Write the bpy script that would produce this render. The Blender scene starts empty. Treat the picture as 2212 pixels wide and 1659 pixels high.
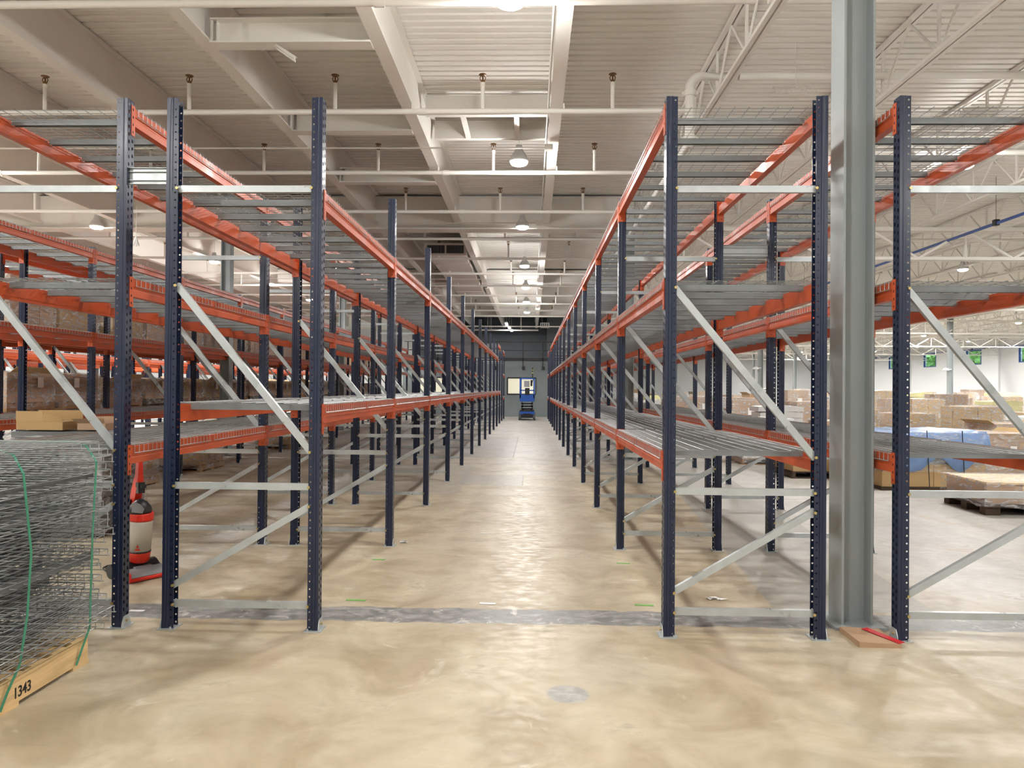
import bpy, math, random
from mathutils import Vector, Matrix

S = bpy.context.scene
COL = S.collection
rng = random.Random(11)
PI = math.pi
EXPO = 0.1


# ------------------------------------------------------------------ mesh builder
class MB:
    def __init__(self):
        self.v, self.f, self.m, self.s = [], [], [], []

    def add(self, vs, fs, m=0, smooth=False):
        o = len(self.v)
        self.v.extend(tuple(p) for p in vs)
        for f in fs:
            self.f.append(tuple(o + i for i in f))
            self.m.append(m)
            self.s.append(smooth)

    def box(self, x0, x1, y0, y1, z0, z1, m=0):
        vs = [(x0, y0, z0), (x1, y0, z0), (x1, y1, z0), (x0, y1, z0), (x0, y0, z1), (x1, y0, z1), (x1, y1, z1), (x0, y1, z1)]
        self.add(vs, [(0, 3, 2, 1), (4, 5, 6, 7), (0, 1, 5, 4), (1, 2, 6, 5), (2, 3, 7, 6), (3, 0, 4, 7)], m)

    def prism(self, prof, a, b, axis='y', m=0, closed=True, caps=True):
        """profile of 2D points extruded along an axis from a to b"""
        n = len(prof)

        def P(u, w, t):
            return {'x': (t, u, w), 'y': (u, t, w), 'z': (u, w, t)}[axis]
        vs = [P(u, w, a) for u, w in prof] + [P(u, w, b) for u, w in prof]
        fs = [(i, (i + 1) % n, n + (i + 1) % n, n + i) for i in range(n if closed else n - 1)]
        if closed and caps:
            fs += [tuple(range(n - 1, -1, -1)), tuple(range(n, 2 * n))]
        self.add(vs, fs, m)

    def bar(self, p, q, w, h, m=0, up=(0, 0, 1)):
        """rectangular bar from p to q, w across, h along 'up'"""
        p, q = Vector(p), Vector(q)
        d = (q - p).normalized()
        u = Vector(up)
        s = d.cross(u)
        if s.length < 1e-5:
            s = d.cross(Vector((0, 1, 0)))
        s.normalize()
        u = s.cross(d)
        vs = []
        for c in (p, q):
            for a, b in ((-1, -1), (1, -1), (1, 1), (-1, 1)):
                vs.append(c + s * (a * w / 2) + u * (b * h / 2))
        self.add(vs, [(3, 2, 1, 0), (4, 5, 6, 7), (0, 1, 5, 4), (1, 2, 6, 5), (2, 3, 7, 6), (3, 0, 4, 7)], m)

    def tube(self, pts, r, n=8, m=0, cap=True, smooth=True):
        pts = [Vector(p) for p in pts]
        rs = r if isinstance(r, (list, tuple)) else [r] * len(pts)
        rings = []
        d0 = (pts[1] - pts[0]).normalized()
        ref = Vector((0, 0, 1)) if abs(d0.z) < .9 else Vector((1, 0, 0))
        for i, p in enumerate(pts):
            d = (pts[min(i + 1, len(pts) - 1)] - pts[max(i - 1, 0)]).normalized()
            s = d.cross(ref)
            if s.length < 1e-4:
                s = d.cross(Vector((0, 1, 0)))
            s.normalize()
            u = s.cross(d)
            rings.append([p + (s * math.cos(2 * PI * k / n) + u * math.sin(2 * PI * k / n)) * rs[i] for k in range(n)])
        vs = [x for g in rings for x in g]
        fs = []
        for i in range(len(pts) - 1):
            for k in range(n):
                fs.append((i * n + k, i * n + (k + 1) % n, (i + 1) * n + (k + 1) % n, (i + 1) * n + k))
        self.add(vs, fs, m, smooth)
        if cap:
            self.add(rings[0], [tuple(range(n - 1, -1, -1))], m)
            self.add(rings[-1], [tuple(range(n))], m)

    def lathe(self, prof, n=24, c=(0, 0, 0), m=0, smooth=True, sx=1, sy=1, mats=None):
        vs = []
        for r, z in prof:
            for k in range(n):
                a = 2 * PI * k / n
                vs.append((c[0] + r * sx * math.cos(a), c[1] + r * sy * math.sin(a), c[2] + z))
        for i in range(len(prof) - 1):
            fs = [(i * n + k, i * n + (k + 1) % n, (i + 1) * n + (k + 1) % n, (i + 1) * n + k) for k in range(n)]
            o = len(self.v) if i == 0 else o
            if i == 0:
                self.add(vs, fs, mats[0] if mats else m, smooth)
            else:
                for f in fs:
                    self.f.append(tuple(o + q for q in f))
                    self.m.append(mats[i] if mats else m)
                    self.s.append(smooth)

    def holes(self, o, u, w, width, n, pitch, hw, hh, m=0, first=0.5):
        """a strip of n cells along w, each pierced by an oval hole"""
        o, u, w = Vector(o), Vector(u), Vector(w)
        octo = [(math.cos(PI / 4 * k), math.sin(PI / 4 * k)) for k in range(8)]
        for c in range(n):
            b = o + w * (c * pitch)
            ce = b + u * (width / 2) + w * (pitch * first)
            out = [b + u * width + w * (pitch / 2), b + u * width + w * pitch, b + u * (width / 2) + w * pitch, b + w * pitch,
                   b + w * (pitch / 2), b, b + u * (width / 2), b + u * width]
            inn = [ce + u * (hw * x) + w * (hh * y) for x, y in octo]
            self.add(out + inn, [(k, (k + 1) % 8, 8 + (k + 1) % 8, 8 + k) for k in range(8)], m)

    def mesh(self, name, mats):
        me = bpy.data.meshes.new(name)
        me.from_pydata([tuple(p) for p in self.v], [], self.f)
        for mt in mats:
            me.materials.append(mt)
        me.polygons.foreach_set('material_index', self.m)
        me.polygons.foreach_set('use_smooth', self.s)
        me.update()
        return me

    def build(self, name, mats, parent=None, loc=None, rz=0):
        if not isinstance(mats, (list, tuple)):
            mats = [mats]
        return put(name, self.mesh(name, mats), parent, loc, rz)


def put(name, data, parent=None, loc=None, rz=0):
    o = bpy.data.objects.new(name, data)
    COL.objects.link(o)
    if parent is not None:
        o.parent = parent
    if loc is not None:
        o.location = loc
    if rz:
        o.rotation_euler = (0, 0, rz)
    return o


def tag(o, label, cat=None, group=None, kind=None):
    o['label'] = label
    if cat:
        o['category'] = cat
    if group:
        o['group'] = group
    if kind:
        o['kind'] = kind
    return o


def thing(name, label, cat, loc=(0, 0, 0), rz=0, group=None):
    o = put(name, None, None, loc, rz)
    o.empty_display_size = .1
    return tag(o, label, cat, group)


def copy_tree(o, parent=None):
    c = o.copy()
    COL.objects.link(c)
    if parent is not None:
        c.parent = parent
    for ch in list(o.children):
        copy_tree(ch, c)
    return c


ORD = ['first', 'second', 'third', 'fourth', 'fifth', 'sixth', 'seventh', 'eighth', 'ninth', 'tenth', 'eleventh', 'twelfth', 'thirteenth',
       'fourteenth', 'fifteenth', 'sixteenth', 'seventeenth', 'eighteenth', 'nineteenth', 'twentieth', 'twenty-first', 'twenty-second',
       'twenty-third', 'twenty-fourth', 'twenty-fifth', 'twenty-sixth', 'twenty-seventh', 'twenty-eighth', 'twenty-ninth', 'thirtieth']


# ------------------------------------------------------------------ materials
def srgb(r, g, b):
    def f(c):
        c /= 255.
        return c / 12.92 if c <= .04045 else ((c + .055) / 1.055) ** 2.4
    return (f(r), f(g), f(b), 1)


def mat(name, col, rough=.5, metal=0., var=.06, scale=6., bump=0., bscale=60., spec=.5, stretch=None, emit=None, estr=0, rvar=0.):
    m = bpy.data.materials.new(name)
    m.use_nodes = True
    nt = m.node_tree
    bs = nt.nodes['Principled BSDF']
    bs.inputs['Roughness'].default_value = rough
    bs.inputs['Metallic'].default_value = metal
    bs.inputs['Specular IOR Level'].default_value = spec
    tc = nt.nodes.new('ShaderNodeTexCoord')
    mp = nt.nodes.new('ShaderNodeMapping')
    if stretch:
        mp.inputs['Scale'].default_value = stretch
    nt.links.new(tc.outputs['Object'], mp.inputs['Vector'])
    if var > 0:
        n = nt.nodes.new('ShaderNodeTexNoise')
        n.inputs['Scale'].default_value = scale
        n.inputs['Detail'].default_value = 3
        nt.links.new(mp.outputs[0], n.inputs['Vector'])
        mr = nt.nodes.new('ShaderNodeMapRange')
        mr.inputs['From Min'].default_value = .25
        mr.inputs['From Max'].default_value = .75
        mr.inputs['To Min'].default_value = 1 - var
        mr.inputs['To Max'].default_value = 1 + var
        nt.links.new(n.outputs['Fac'], mr.inputs['Value'])
        mx = nt.nodes.new('ShaderNodeMix')
        mx.data_type = 'RGBA'
        mx.blend_type = 'MULTIPLY'
        mx.inputs[0].default_value = 1
        mx.inputs[6].default_value = col
        nt.links.new(mr.outputs[0], mx.inputs[7])
        nt.links.new(mx.outputs[2], bs.inputs['Base Color'])
        if rvar:
            r2 = nt.nodes.new('ShaderNodeMapRange')
            r2.inputs['From Min'].default_value = .3
            r2.inputs['From Max'].default_value = .7
            r2.inputs['To Min'].default_value = max(0, rough - rvar)
            r2.inputs['To Max'].default_value = min(1, rough + rvar)
            nt.links.new(n.outputs['Fac'], r2.inputs['Value'])
            nt.links.new(r2.outputs[0], bs.inputs['Roughness'])
    else:
        bs.inputs['Base Color'].default_value = col
    if bump:
        b = nt.nodes.new('ShaderNodeBump')
        b.inputs['Strength'].default_value = bump
        b.inputs['Distance'].default_value = .01
        n2 = nt.nodes.new('ShaderNodeTexNoise')
        n2.inputs['Scale'].default_value = bscale
        nt.links.new(mp.outputs[0], n2.inputs['Vector'])
        nt.links.new(n2.outputs['Fac'], b.inputs['Height'])
        nt.links.new(b.outputs[0], bs.inputs['Normal'])
    if emit:
        bs.inputs['Emission Color'].default_value = emit
        bs.inputs['Emission Strength'].default_value = estr
    return m


M = {}
M['navy'] = mat('navy_paint', srgb(24, 35, 60), .3, 0, .03, 4, rvar=.03)
M['orange'] = mat('orange_paint', srgb(190, 82, 40), .38, 0, .07, 5, rvar=.08)
M['galv'] = mat('galvanized_steel', srgb(184, 190, 191), .36, .4, .10, 9, rvar=.1)
M['wire'] = mat('zinc_wire', srgb(182, 186, 187), .4, .5, .08, 12)
M['channel'] = mat('zinc_channel', srgb(136, 140, 142), .5, .3, .08, 5)
M['channel_dark'] = mat('stack_shade_zinc', srgb(112, 115, 117), .55, .3, .1, 5)  # zinc darkened to paint in deck stack shade; also colours the sheet bundles
M['brass'] = mat('yellow_zinc_bolt', srgb(190, 170, 110), .35, .7, 0)
M['ceil'] = mat('ceiling_paint', srgb(241, 237, 229), .7, 0, 0)
M['beam'] = mat('beam_paint', srgb(238, 234, 226), .6, 0, 0)
M['pipe'] = mat('pipe_paint', srgb(236, 232, 224), .5, 0, 0)
M['white'] = mat('white_wall_paint', srgb(240, 242, 242), .7, 0, 0)
M['grey_wall'] = mat('grey_block_paint', srgb(132, 141, 142), .75, 0, .10, .7)
M['dark_wall'] = mat('dark_grey_paint', srgb(98, 102, 106), .8, 0, .06, .8)
M['steel_grey'] = mat('grey_column_paint', srgb(150, 157, 157), .42, 0, .04, 2, rvar=.06)
M['black'] = mat('black_paint', srgb(22, 23, 26), .5, 0, .05, 6)
M['dark_gap'] = mat('dark_recess', srgb(60, 56, 52), .9, 0, 0)
M['brassy'] = mat('bronze_head', srgb(128, 92, 54), .4, .6, .05, 10)
M['wood'] = mat('pallet_wood', srgb(214, 182, 132), .7, 0, .18, 5, stretch=(3, .6, 9))
M['oldwood'] = mat('brown_pallet_wood', srgb(150, 118, 84), .8, 0, .2, 5)
M['darkwood'] = mat('dark_pallet', srgb(70, 54, 40), .8, 0, .2, 5)
M['kraft'] = mat('kraft_cardboard', srgb(172, 140, 110), .75, 0, .07, 3)
M['kraft2'] = mat('pale_cardboard', srgb(184, 156, 128), .75, 0, .07, 3)
M['kraft3'] = mat('yellow_cardboard', srgb(182, 152, 106), .75, 0, .06, 3)
M['paper'] = mat('white_paper', srgb(240, 240, 238), .6, 0, 0)
M['whiteplastic'] = mat('white_plastic', srgb(225, 226, 224), .35, 0, .06, 6, bump=.5, bscale=9)
M['yellowfoam'] = mat('pale_yellow_foam', srgb(224, 220, 168), .7, 0, .08, 3)
M['bluetarp'] = mat('blue_plastic', srgb(112, 142, 186), .3, 0, .14, 6, bump=.9, bscale=7)
M['greywrap'] = mat('grey_wrap', srgb(168, 170, 172), .35, 0, .12, 5, bump=.6, bscale=9)
M['crate'] = mat('pale_plywood', srgb(214, 188, 146), .65, 0, .08, 3)
M['strap'] = mat('green_strap', srgb(62, 140, 110), .35, 0, .06, 20)
M['strapblack'] = mat('black_strap', srgb(30, 32, 36), .4, 0, 0)
M['vacred'] = mat('red_plastic', srgb(218, 46, 26), .28, 0, .04, 8)
M['vacblack'] = mat('black_plastic', srgb(32, 33, 35), .4, 0, .06, 8)
M['vacgrey'] = mat('silver_plastic', srgb(150, 152, 154), .35, .2, .05, 8)
M['vacwhite'] = mat('cloudy_bin', srgb(206, 203, 192), .25, 0, .05, 6)
M['liftblue'] = mat('blue_lift_paint', srgb(28, 84, 172), .4, 0, .06, 5)
M['rubber'] = mat('grey_tyre', srgb(92, 94, 94), .8, 0, .05, 9)
M['yellow'] = mat('yellow_tape', srgb(226, 206, 70), .5, 0, 0)
M['pipeblue'] = mat('blue_pipe_paint', srgb(42, 74, 140), .35, 0, .05, 5)
M['green'] = mat('green_tape', srgb(116, 170, 86), .6, 0, .05, 20)
M['duct'] = mat('duct_paint', srgb(226, 218, 210), .6, 0, .04, 1)
M['redprint'] = mat('red_print', srgb(186, 30, 38), .6, 0, .05, 9)
M['leaf'] = mat('tree_leaves', srgb(186, 226, 132), .7, 0, .4, 3)
M['bark'] = mat('tree_bark', srgb(90, 74, 58), .9, 0, .2, 5)
M['lawn'] = mat('lawn', srgb(110, 150, 70), .9, 0, .2, .8)
M['lens'] = mat('lamp_lens', (1, 1, 1, 1), .4, 0, 0, emit=(1, .97, .92, 1), estr=22)
M['tube'] = mat('tube_lens', (1, 1, 1, 1), .4, 0, 0, emit=(1, .97, .94, 1), estr=6)
M['blind'] = mat('lit_blind', srgb(236, 220, 196), .8, 0, .02, 1, emit=(1, .84, .66, 1), estr=.8)


def film_material():
    m = bpy.data.materials.new('stretch_film')
    m.use_nodes = True
    nt = m.node_tree
    nt.nodes.clear()
    out = nt.nodes.new('ShaderNodeOutputMaterial')
    mix = nt.nodes.new('ShaderNodeMixShader')
    tr = nt.nodes.new('ShaderNodeBsdfTransparent')
    bs = nt.nodes.new('ShaderNodeBsdfPrincipled')
    bs.inputs['Base Color'].default_value = (.86, .87, .88, 1)
    bs.inputs['Roughness'].default_value = .16
    tc = nt.nodes.new('ShaderNodeTexCoord')
    mp = nt.nodes.new('ShaderNodeMapping')
    mp.inputs['Scale'].default_value = (2.2, 2.2, 6)
    mp.inputs['Rotation'].default_value = (.25, .2, 0)
    n = nt.nodes.new('ShaderNodeTexNoise')
    n.inputs['Scale'].default_value = 2.6
    n.inputs['Detail'].default_value = 4
    n.inputs['Distortion'].default_value = 1.4
    mr = nt.nodes.new('ShaderNodeMapRange')
    mr.inputs['From Min'].default_value = .42
    mr.inputs['From Max'].default_value = .72
    mr.inputs['To Min'].default_value = .10
    mr.inputs['To Max'].default_value = .62
    b = nt.nodes.new('ShaderNodeBump')
    b.inputs['Strength'].default_value = 1
    b.inputs['Distance'].default_value = .05
    L = nt.links.new
    L(tc.outputs['Object'], mp.inputs[0])
    L(mp.outputs[0], n.inputs['Vector'])
    L(n.outputs['Fac'], mr.inputs['Value'])
    L(n.outputs['Fac'], b.inputs['Height'])
    L(b.outputs[0], bs.inputs['Normal'])
    L(mr.outputs[0], mix.inputs[0])
    L(tr.outputs[0], mix.inputs[1])
    L(bs.outputs[0], mix.inputs[2])
    L(mix.outputs[0], out.inputs[0])
    return m


M['film'] = film_material()


def glass_material():
    m = bpy.data.materials.new('window_glass')
    m.use_nodes = True
    nt = m.node_tree
    nt.nodes.clear()
    out = nt.nodes.new('ShaderNodeOutputMaterial')
    mix = nt.nodes.new('ShaderNodeMixShader')
    tr = nt.nodes.new('ShaderNodeBsdfTransparent')
    tr.inputs[0].default_value = (.93, .97, .96, 1)
    gl = nt.nodes.new('ShaderNodeBsdfGlossy')
    gl.inputs['Roughness'].default_value = .03
    mix.inputs[0].default_value = .08
    nt.links.new(tr.outputs[0], mix.inputs[1])
    nt.links.new(gl.outputs[0], mix.inputs[2])
    nt.links.new(mix.outputs[0], out.inputs[0])
    return m


M['glass'] = glass_material()


def floor_material():
    m = bpy.data.materials.new('sealed_concrete')
    m.use_nodes = True
    nt = m.node_tree
    bs = nt.nodes['Principled BSDF']
    N, L = nt.nodes.new, nt.links.new
    geo = N('ShaderNodeNewGeometry')
    sep = N('ShaderNodeSeparateXYZ')
    L(geo.outputs['Position'], sep.inputs[0])

    def math_(op, a, b=None, c=None):
        n = N('ShaderNodeMath')
        n.operation = op
        for i, x in enumerate((a, b, c)):
            if x is None:
                continue
            if isinstance(x, (int, float)):
                n.inputs[i].default_value = x
            else:
                L(x, n.inputs[i])
        return n.outputs[0]

    def noise(scale, detail=5, rough=.55, dist=0, sc=(1, 1, 1)):
        mp = N('ShaderNodeMapping')
        mp.inputs['Scale'].default_value = sc
        L(geo.outputs['Position'], mp.inputs[0])
        n = N('ShaderNodeTexNoise')
        n.inputs['Scale'].default_value = scale
        n.inputs['Detail'].default_value = detail
        n.inputs['Roughness'].default_value = rough
        n.inputs['Distortion'].default_value = dist
        L(mp.outputs[0], n.inputs['Vector'])
        return n.outputs['Fac']

    def ramp(x, a, b, lo=0., hi=1.):
        mr = N('ShaderNodeMapRange')
        mr.interpolation_type = 'SMOOTHSTEP'
        mr.inputs['From Min'].default_value = a
        mr.inputs['From Max'].default_value = b
        mr.inputs['To Min'].default_value = lo
        mr.inputs['To Max'].default_value = hi
        L(x, mr.inputs['Value'])
        return mr.outputs[0]

    def mix(f, a, b, mode='MIX'):
        n = N('ShaderNodeMix')
        n.data_type = 'RGBA'
        n.blend_type = mode
        if isinstance(f, (int, float)):
            n.inputs[0].default_value = f
        else:
            L(f, n.inputs[0])
        for i, x in ((6, a), (7, b)):
            if isinstance(x, tuple):
                n.inputs[i].default_value = x
            else:
                L(x, n.inputs[i])
        return n.outputs[2]

    X, Y = sep.outputs[0], sep.outputs[1]
    big = noise(.35, 2)
    mid = noise(1.7, 4, .62, .6)
    fine = noise(9, 4, .65, .4, (1, 1.6, 1))
    edge = noise(5, 2)
    tan = mix(ramp(mid, .3, .7), srgb(162, 147, 120), srgb(196, 184, 159))
    grey = mix(ramp(mid, .3, .7), srgb(176, 173, 168), srgb(198, 196, 192))
    # the slab turns greyer away from the rack fronts and on the open side
    g1 = ramp(math_('ADD', Y, math_('MULTIPLY', math_('SUBTRACT', big, .5), 9)), 11, 19, 0, .85)
    g2 = ramp(math_('ADD', X, math_('MULTIPLY', math_('SUBTRACT', big, .5), 3)), 1.8, 4.2, 0, .9)
    g3 = ramp(math_('MULTIPLY', X, -1), 3.5, 8, 0, .5)
    col = mix(math_('MAXIMUM', math_('MAXIMUM', g1, g2), g3), tan, grey)
    col = mix(ramp(big, .52, .72, 0, .35), col, srgb(168, 163, 154))
    # scuffs, stains
    dk = ramp(mid, .54, .74, 0, .6)
    col = mix(math_('MULTIPLY', dk, ramp(fine, .4, .65)), col, srgb(124, 115, 102))
    lt = ramp(noise(2.4, 4, .7, 1.2), .60, .74, 0, .55)
    col = mix(lt, col, srgb(216, 208, 190))
    col = mix(ramp(noise(1.1, 3, .6, .8, (1, .7, 1)), .55, .75, 0, .5), col, srgb(178, 156, 134))
    # rough cement infill bands
    wob = math_('MULTIPLY', math_('SUBTRACT', edge, .5), .11)

    def band(coord, a, b, soft=.012):
        c = math_('ADD', coord, wob)
        return math_('MULTIPLY', ramp(c, a - soft, a + soft), ramp(c, b - soft, b + soft, 1, 0))

    def straight(coord, a, b, soft=.01):
        return math_('MULTIPLY', ramp(coord, a - soft, a + soft), ramp(coord, b - soft, b + soft, 1, 0))
    cement = mix(ramp(fine, .35, .7), srgb(116, 115, 113), srgb(158, 156, 152))
    cement = mix(ramp(noise(4.5, 4, .7, 1.5), .58, .7, 0, .8), cement, srgb(206, 203, 196))
    slot = band(Y, 4.83, 5.14)
    col = mix(math_('MULTIPLY', slot, ramp(X, 8.5, 9, 1, 0)), col, cement)
    run = math_('ADD', X, math_('MULTIPLY', Y, -.085))
    cem2 = mix(ramp(fine, .3, .7), srgb(138, 134, 126), srgb(168, 164, 155))
    col = mix(math_('MULTIPLY', math_('MULTIPLY', straight(run, 1.34, 2.5, .02), straight(Y, 5.2, 16)), .85), col, cem2)
    pat = math_('MULTIPLY', straight(X, -1.2, -.13), straight(Y, 11.7, 13.1))
    pat2 = math_('MULTIPLY', straight(X, -3.2, -.4), straight(Y, 16.3, 23.4))
    pat3 = math_('MULTIPLY', straight(X, -4.2, -1.1), straight(Y, 10.6, 14.4))
    pt = math_('MINIMUM', math_('ADD', math_('ADD', math_('MULTIPLY', pat, .6), math_('MULTIPLY', pat2, .5)), math_('MULTIPLY', pat3, .45)), .85)
    col = mix(pt, col, srgb(158, 156, 150))
    # round patch of infill
    dx = math_('SUBTRACT', X, .205)
    dy = math_('SUBTRACT', Y, 3.735)
    rr = math_('ADD', math_('SQRT', math_('ADD', math_('MULTIPLY', dx, dx), math_('MULTIPLY', dy, dy))), math_('MULTIPLY', wob, .25))
    col = mix(ramp(rr, .095, .125, .9, 0), col, mix(ramp(fine, .35, .7), srgb(142, 140, 135), srgb(178, 176, 170)))
    # saw-cut joints

    def joint(coord, at, w=.006):
        return ramp(math_('ABSOLUTE', math_('SUBTRACT', coord, at)), w * .4, w * 1.6, 1, 0)
    j = joint(Y, 15.7, .012)
    for a in (10.55, 26.2, 36.9):
        j = math_('MAXIMUM', j, joint(Y, a, .012))
    for a in (-7.0, 11.35, 20.5):
        j = math_('MAXIMUM', j, joint(X, a, .012))
    jj = math_('MULTIPLY', joint(X, -.4, .012), straight(Y, 16.3, 23.4))
    jk = math_('MULTIPLY', joint(X, -.13, .01), straight(Y, 11.7, 13.1))
    col = mix(math_('MULTIPLY', math_('MAXIMUM', math_('MAXIMUM', j, jj), jk), .6), col, srgb(92, 88, 80))
    L(col, bs.inputs['Base Color'])
    L(ramp(fine, .3, .7, .34, .55), bs.inputs['Roughness'])
    bs.inputs['Specular IOR Level'].default_value = .4
    b = N('ShaderNodeBump')
    b.inputs['Strength'].default_value = .12
    b.inputs['Distance'].default_value = .004
    L(fine, b.inputs['Height'])
    L(b.outputs[0], bs.inputs['Normal'])
    return m


M['floor'] = floor_material()

# ------------------------------------------------------------------ camera
F_PX = 1533.0
yaw, pitch, roll = math.radians(1.5347), math.radians(.343), math.radians(.45)
cam = bpy.data.cameras.new('camera')
cam.sensor_width = 36
cam.lens = F_PX / 2212 * 36
cam.clip_end = 300
co = bpy.data.objects.new('camera', cam)
COL.objects.link(co)
r = Vector((math.cos(yaw), math.sin(yaw), 0))
fw = Vector((-math.sin(yaw), math.cos(yaw), 0))
up = Vector((0, 0, 1))
fw2 = fw * math.cos(pitch) + up * math.sin(pitch)
u2 = up * math.cos(pitch) - fw * math.sin(pitch)
r3 = r * math.cos(roll) + u2 * math.sin(roll)
u3 = u2 * math.cos(roll) - r * math.sin(roll)
mw = Matrix((r3, u3, -fw2)).transposed().to_4x4()
mw.translation = (0, 0, 1.6)
co.matrix_world = mw
S.camera = co

# ------------------------------------------------------------------ the setting
XL, XR, YF, YB, YLB = -33., 38., -9., 92., 54.
DECK = 6.0


def struct(name, mb, m, label=None, cat=None, group=None):
    o = mb.build(name, m) if isinstance(mb, MB) else put(name, mb)
    return tag(o, label or name.replace('_', ' '), cat, group, 'structure')


mb = MB()
mb.box(XL, XR, YF, YB, -.2, 0)
struct('floor', mb, M['floor'], 'tan and grey sealed concrete warehouse floor with infill bands', 'floor')

# corrugated roof deck, ribs running across the hall
mb = MB()
prof = []
y = YF
while y < YB:
    prof += [(y, DECK), (y + .098, DECK), (y + .112, DECK + .04), (y + .138, DECK + .04)]
    y += .152
vs = [(XL, a, z) for a, z in prof] + [(XR, a, z) for a, z in prof]
n = len(prof)
mb.add(vs, [(i, i + 1, n + i + 1, n + i) for i in range(n - 1)])
mb.box(XL, XR, YF, YB, DECK + .06, DECK + .2)
struct('ceiling', mb, M['ceil'], 'white corrugated metal roof deck over the whole hall', 'ceiling')

# walls
mb = MB()
mb.box(XL, XR, YF - .2, YF, 0, DECK)
struct('wall_front', mb, M['white'], 'white wall behind the viewpoint', 'wall')
mb = MB()
mb.box(XL - .2, XL, YF, YLB, 0, DECK)
struct('wall_left', mb, M['white'], 'white wall far left behind the loaded racks', 'wall')
mb = MB()
mb.box(XL, -7.3, YLB, YLB + .2, 0, DECK)
struct('wall_back_left', mb, M['white'], 'white end wall far behind the left racks', 'wall')
mb = MB()
mb.box(1.9, XR, YB, YB + .2, 0, DECK)
struct('wall_back_right', mb, M['white'], 'distant white end wall behind the wrapped pallets', 'wall')
mb = MB()
mb.box(1.75, 1.9, 44.0, YB, 0, DECK)
mb.box(-7.3, -7.15, 44.0, YLB, 0, DECK)
struct('wall_side', mb, M['white'], 'white side walls of the office block at the end', 'wall')

# right wall with high windows
WZ0, WZ1 = 3.92, 5.18
wy = [(c - 1.05, c + 1.05) for c in [8.4 + 6.7 * k for k in range(12)]]
mb = MB()
mb.box(XR, XR + .25, YF, YB, 0, WZ0)
mb.box(XR, XR + .25, YF, YB, WZ1, DECK)
prev = YF
for a, b in wy:
    mb.box(XR, XR + .25, prev, a, WZ0, WZ1)
    prev = b
mb.box(XR, XR + .25, prev, YB, WZ0, WZ1)
for py in (31.5, 45, 58.5, 72, 85.5):
    mb.box(XR - .18, XR, py, py + .5, 0, DECK)
struct('wall_right', mb, M['white'], 'long bright white wall on the right with small high windows', 'wall')
fr = MB()
for a, b in ((-1.05, -.97), (.97, 1.05)):
    fr.box(-.02, .1, a, b, 0, WZ1 - WZ0)
for a, b in ((0, .08), (WZ1 - WZ0 - .08, WZ1 - WZ0)):
    fr.box(-.02, .1, -.97, .97, a, b)
gl = MB()
gl.box(.03, .045, -.97, .97, .08, WZ1 - WZ0 - .08)
frm, glm = fr.mesh('window_frame', [M['pipeblue']]), gl.mesh('window_pane', [M['glass']])
for i, (a, b) in enumerate(wy):
    w = put('window_%d' % (i + 1), None, None, (XR, (a + b) / 2, WZ0))
    tag(w, 'small square high window in the right wall, %s from the front' % ORD[i], 'window', 'high windows in the right wall', 'structure')
    put('window_frame', frm, w)
    put('window_pane', glm, w)

# grey office block closing the aisle
mb = MB()
BY = 40.2
wins = [(-6.5, -4.9), (-1.36, .29)]
mb.box(-7.3, 1.9, BY, BY + .2, 0, 1.24)
mb.box(-7.3, 1.9, BY, BY + .2, 2.22, 3.22)
px = -7.3
for a, b in wins:
    mb.box(px, a, BY, BY + .2, 1.24, 2.22)
    px = b
mb.box(px, 1.9, BY, BY + .2, 1.24, 2.22)
mb.box(1.7, 1.9, BY + .2, 44, 0, 3.22)
mb.box(-7.3, -7.1, BY + .2, 44, 0, 3.22)
struct('wall_back', mb, M['grey_wall'], 'grey block wall at the end of the aisle with lit windows', 'wall')
mb = MB()
mb.box(-7.3, 1.9, 44, 44.2, 3.4, DECK)
mb.box(.95, 1.9, 42.9, 44, 3.4, DECK)
struct('wall_back_upper', mb, M['dark_wall'], 'dark grey upper wall set back above the mezzanine edge', 'wall')
mb = MB()
mb.box(-7.3, 1.9, BY + .01, 44.2, 3.22, 3.4)
struct('trim_1', mb, M['dark_wall'], 'dark mezzanine slab on top of the grey block wall', 'mezzanine')
for i, (a, b) in enumerate(wins):
    w = put('window_%d' % (20 + i), None, None, (a, BY, 1.24))
    tag(w, ('cream lit office window behind the blue lift' if i else 'cream lit office window seen through the left rack'), 'window', None, 'structure')
    W_, H_ = b - a, .98
    f = MB()
    f.box(0, W_, -.04, .16, 0, .06)
    f.box(0, W_, -.04, .16, H_ - .07, H_)
    f.box(0, .06, -.04, .16, .06, H_ - .07)
    f.box(W_ - .06, W_, -.04, .16, .06, H_ - .07)
    f.box(W_ * .46, W_ * .46 + .07, -.04, .16, .06, H_ - .07)
    f.build('window_frame', M['black'], w)
    g = MB()
    g.box(.06, W_ - .06, .03, .04, .06, H_ - .07)
    g.build('window_pane', M['glass'], w)
    g = MB()
    g.box(.06, W_ - .06, .12, .14, .06, H_ - .07)
    g.build('roller_blind', M['blind'], w)

# black guard rail along the mezzanine edge
rail = thing('guard_rail', 'black steel guard rail along the mezzanine edge above grey wall', 'railing', (0, 0, 0))
mb = MB()
mb.box(-7.2, 1.85, BY - .1, BY - .04, 3.16, 3.32)
mb.build('kick_plate', M['black'], rail)
for z in (3.74, 4.22):
    mb = MB()
    mb.box(-7.2, 1.85, BY - .09, BY - .05, z - .025, z + .025)
    mb.build('rail_bar', M['black'], rail)
for x in (-7.0, -5.3, -3.7, -2.06, -.46, .66, 1.6):
    mb = MB()
    mb.box(x - .025, x + .025, BY - .1, BY - .05, 2.72, 4.24)
    mb.box(x - .05, x + .11, BY - .12, BY, 2.66, 2.84)
    mb.build('rail_post', M['black'], rail)

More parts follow.
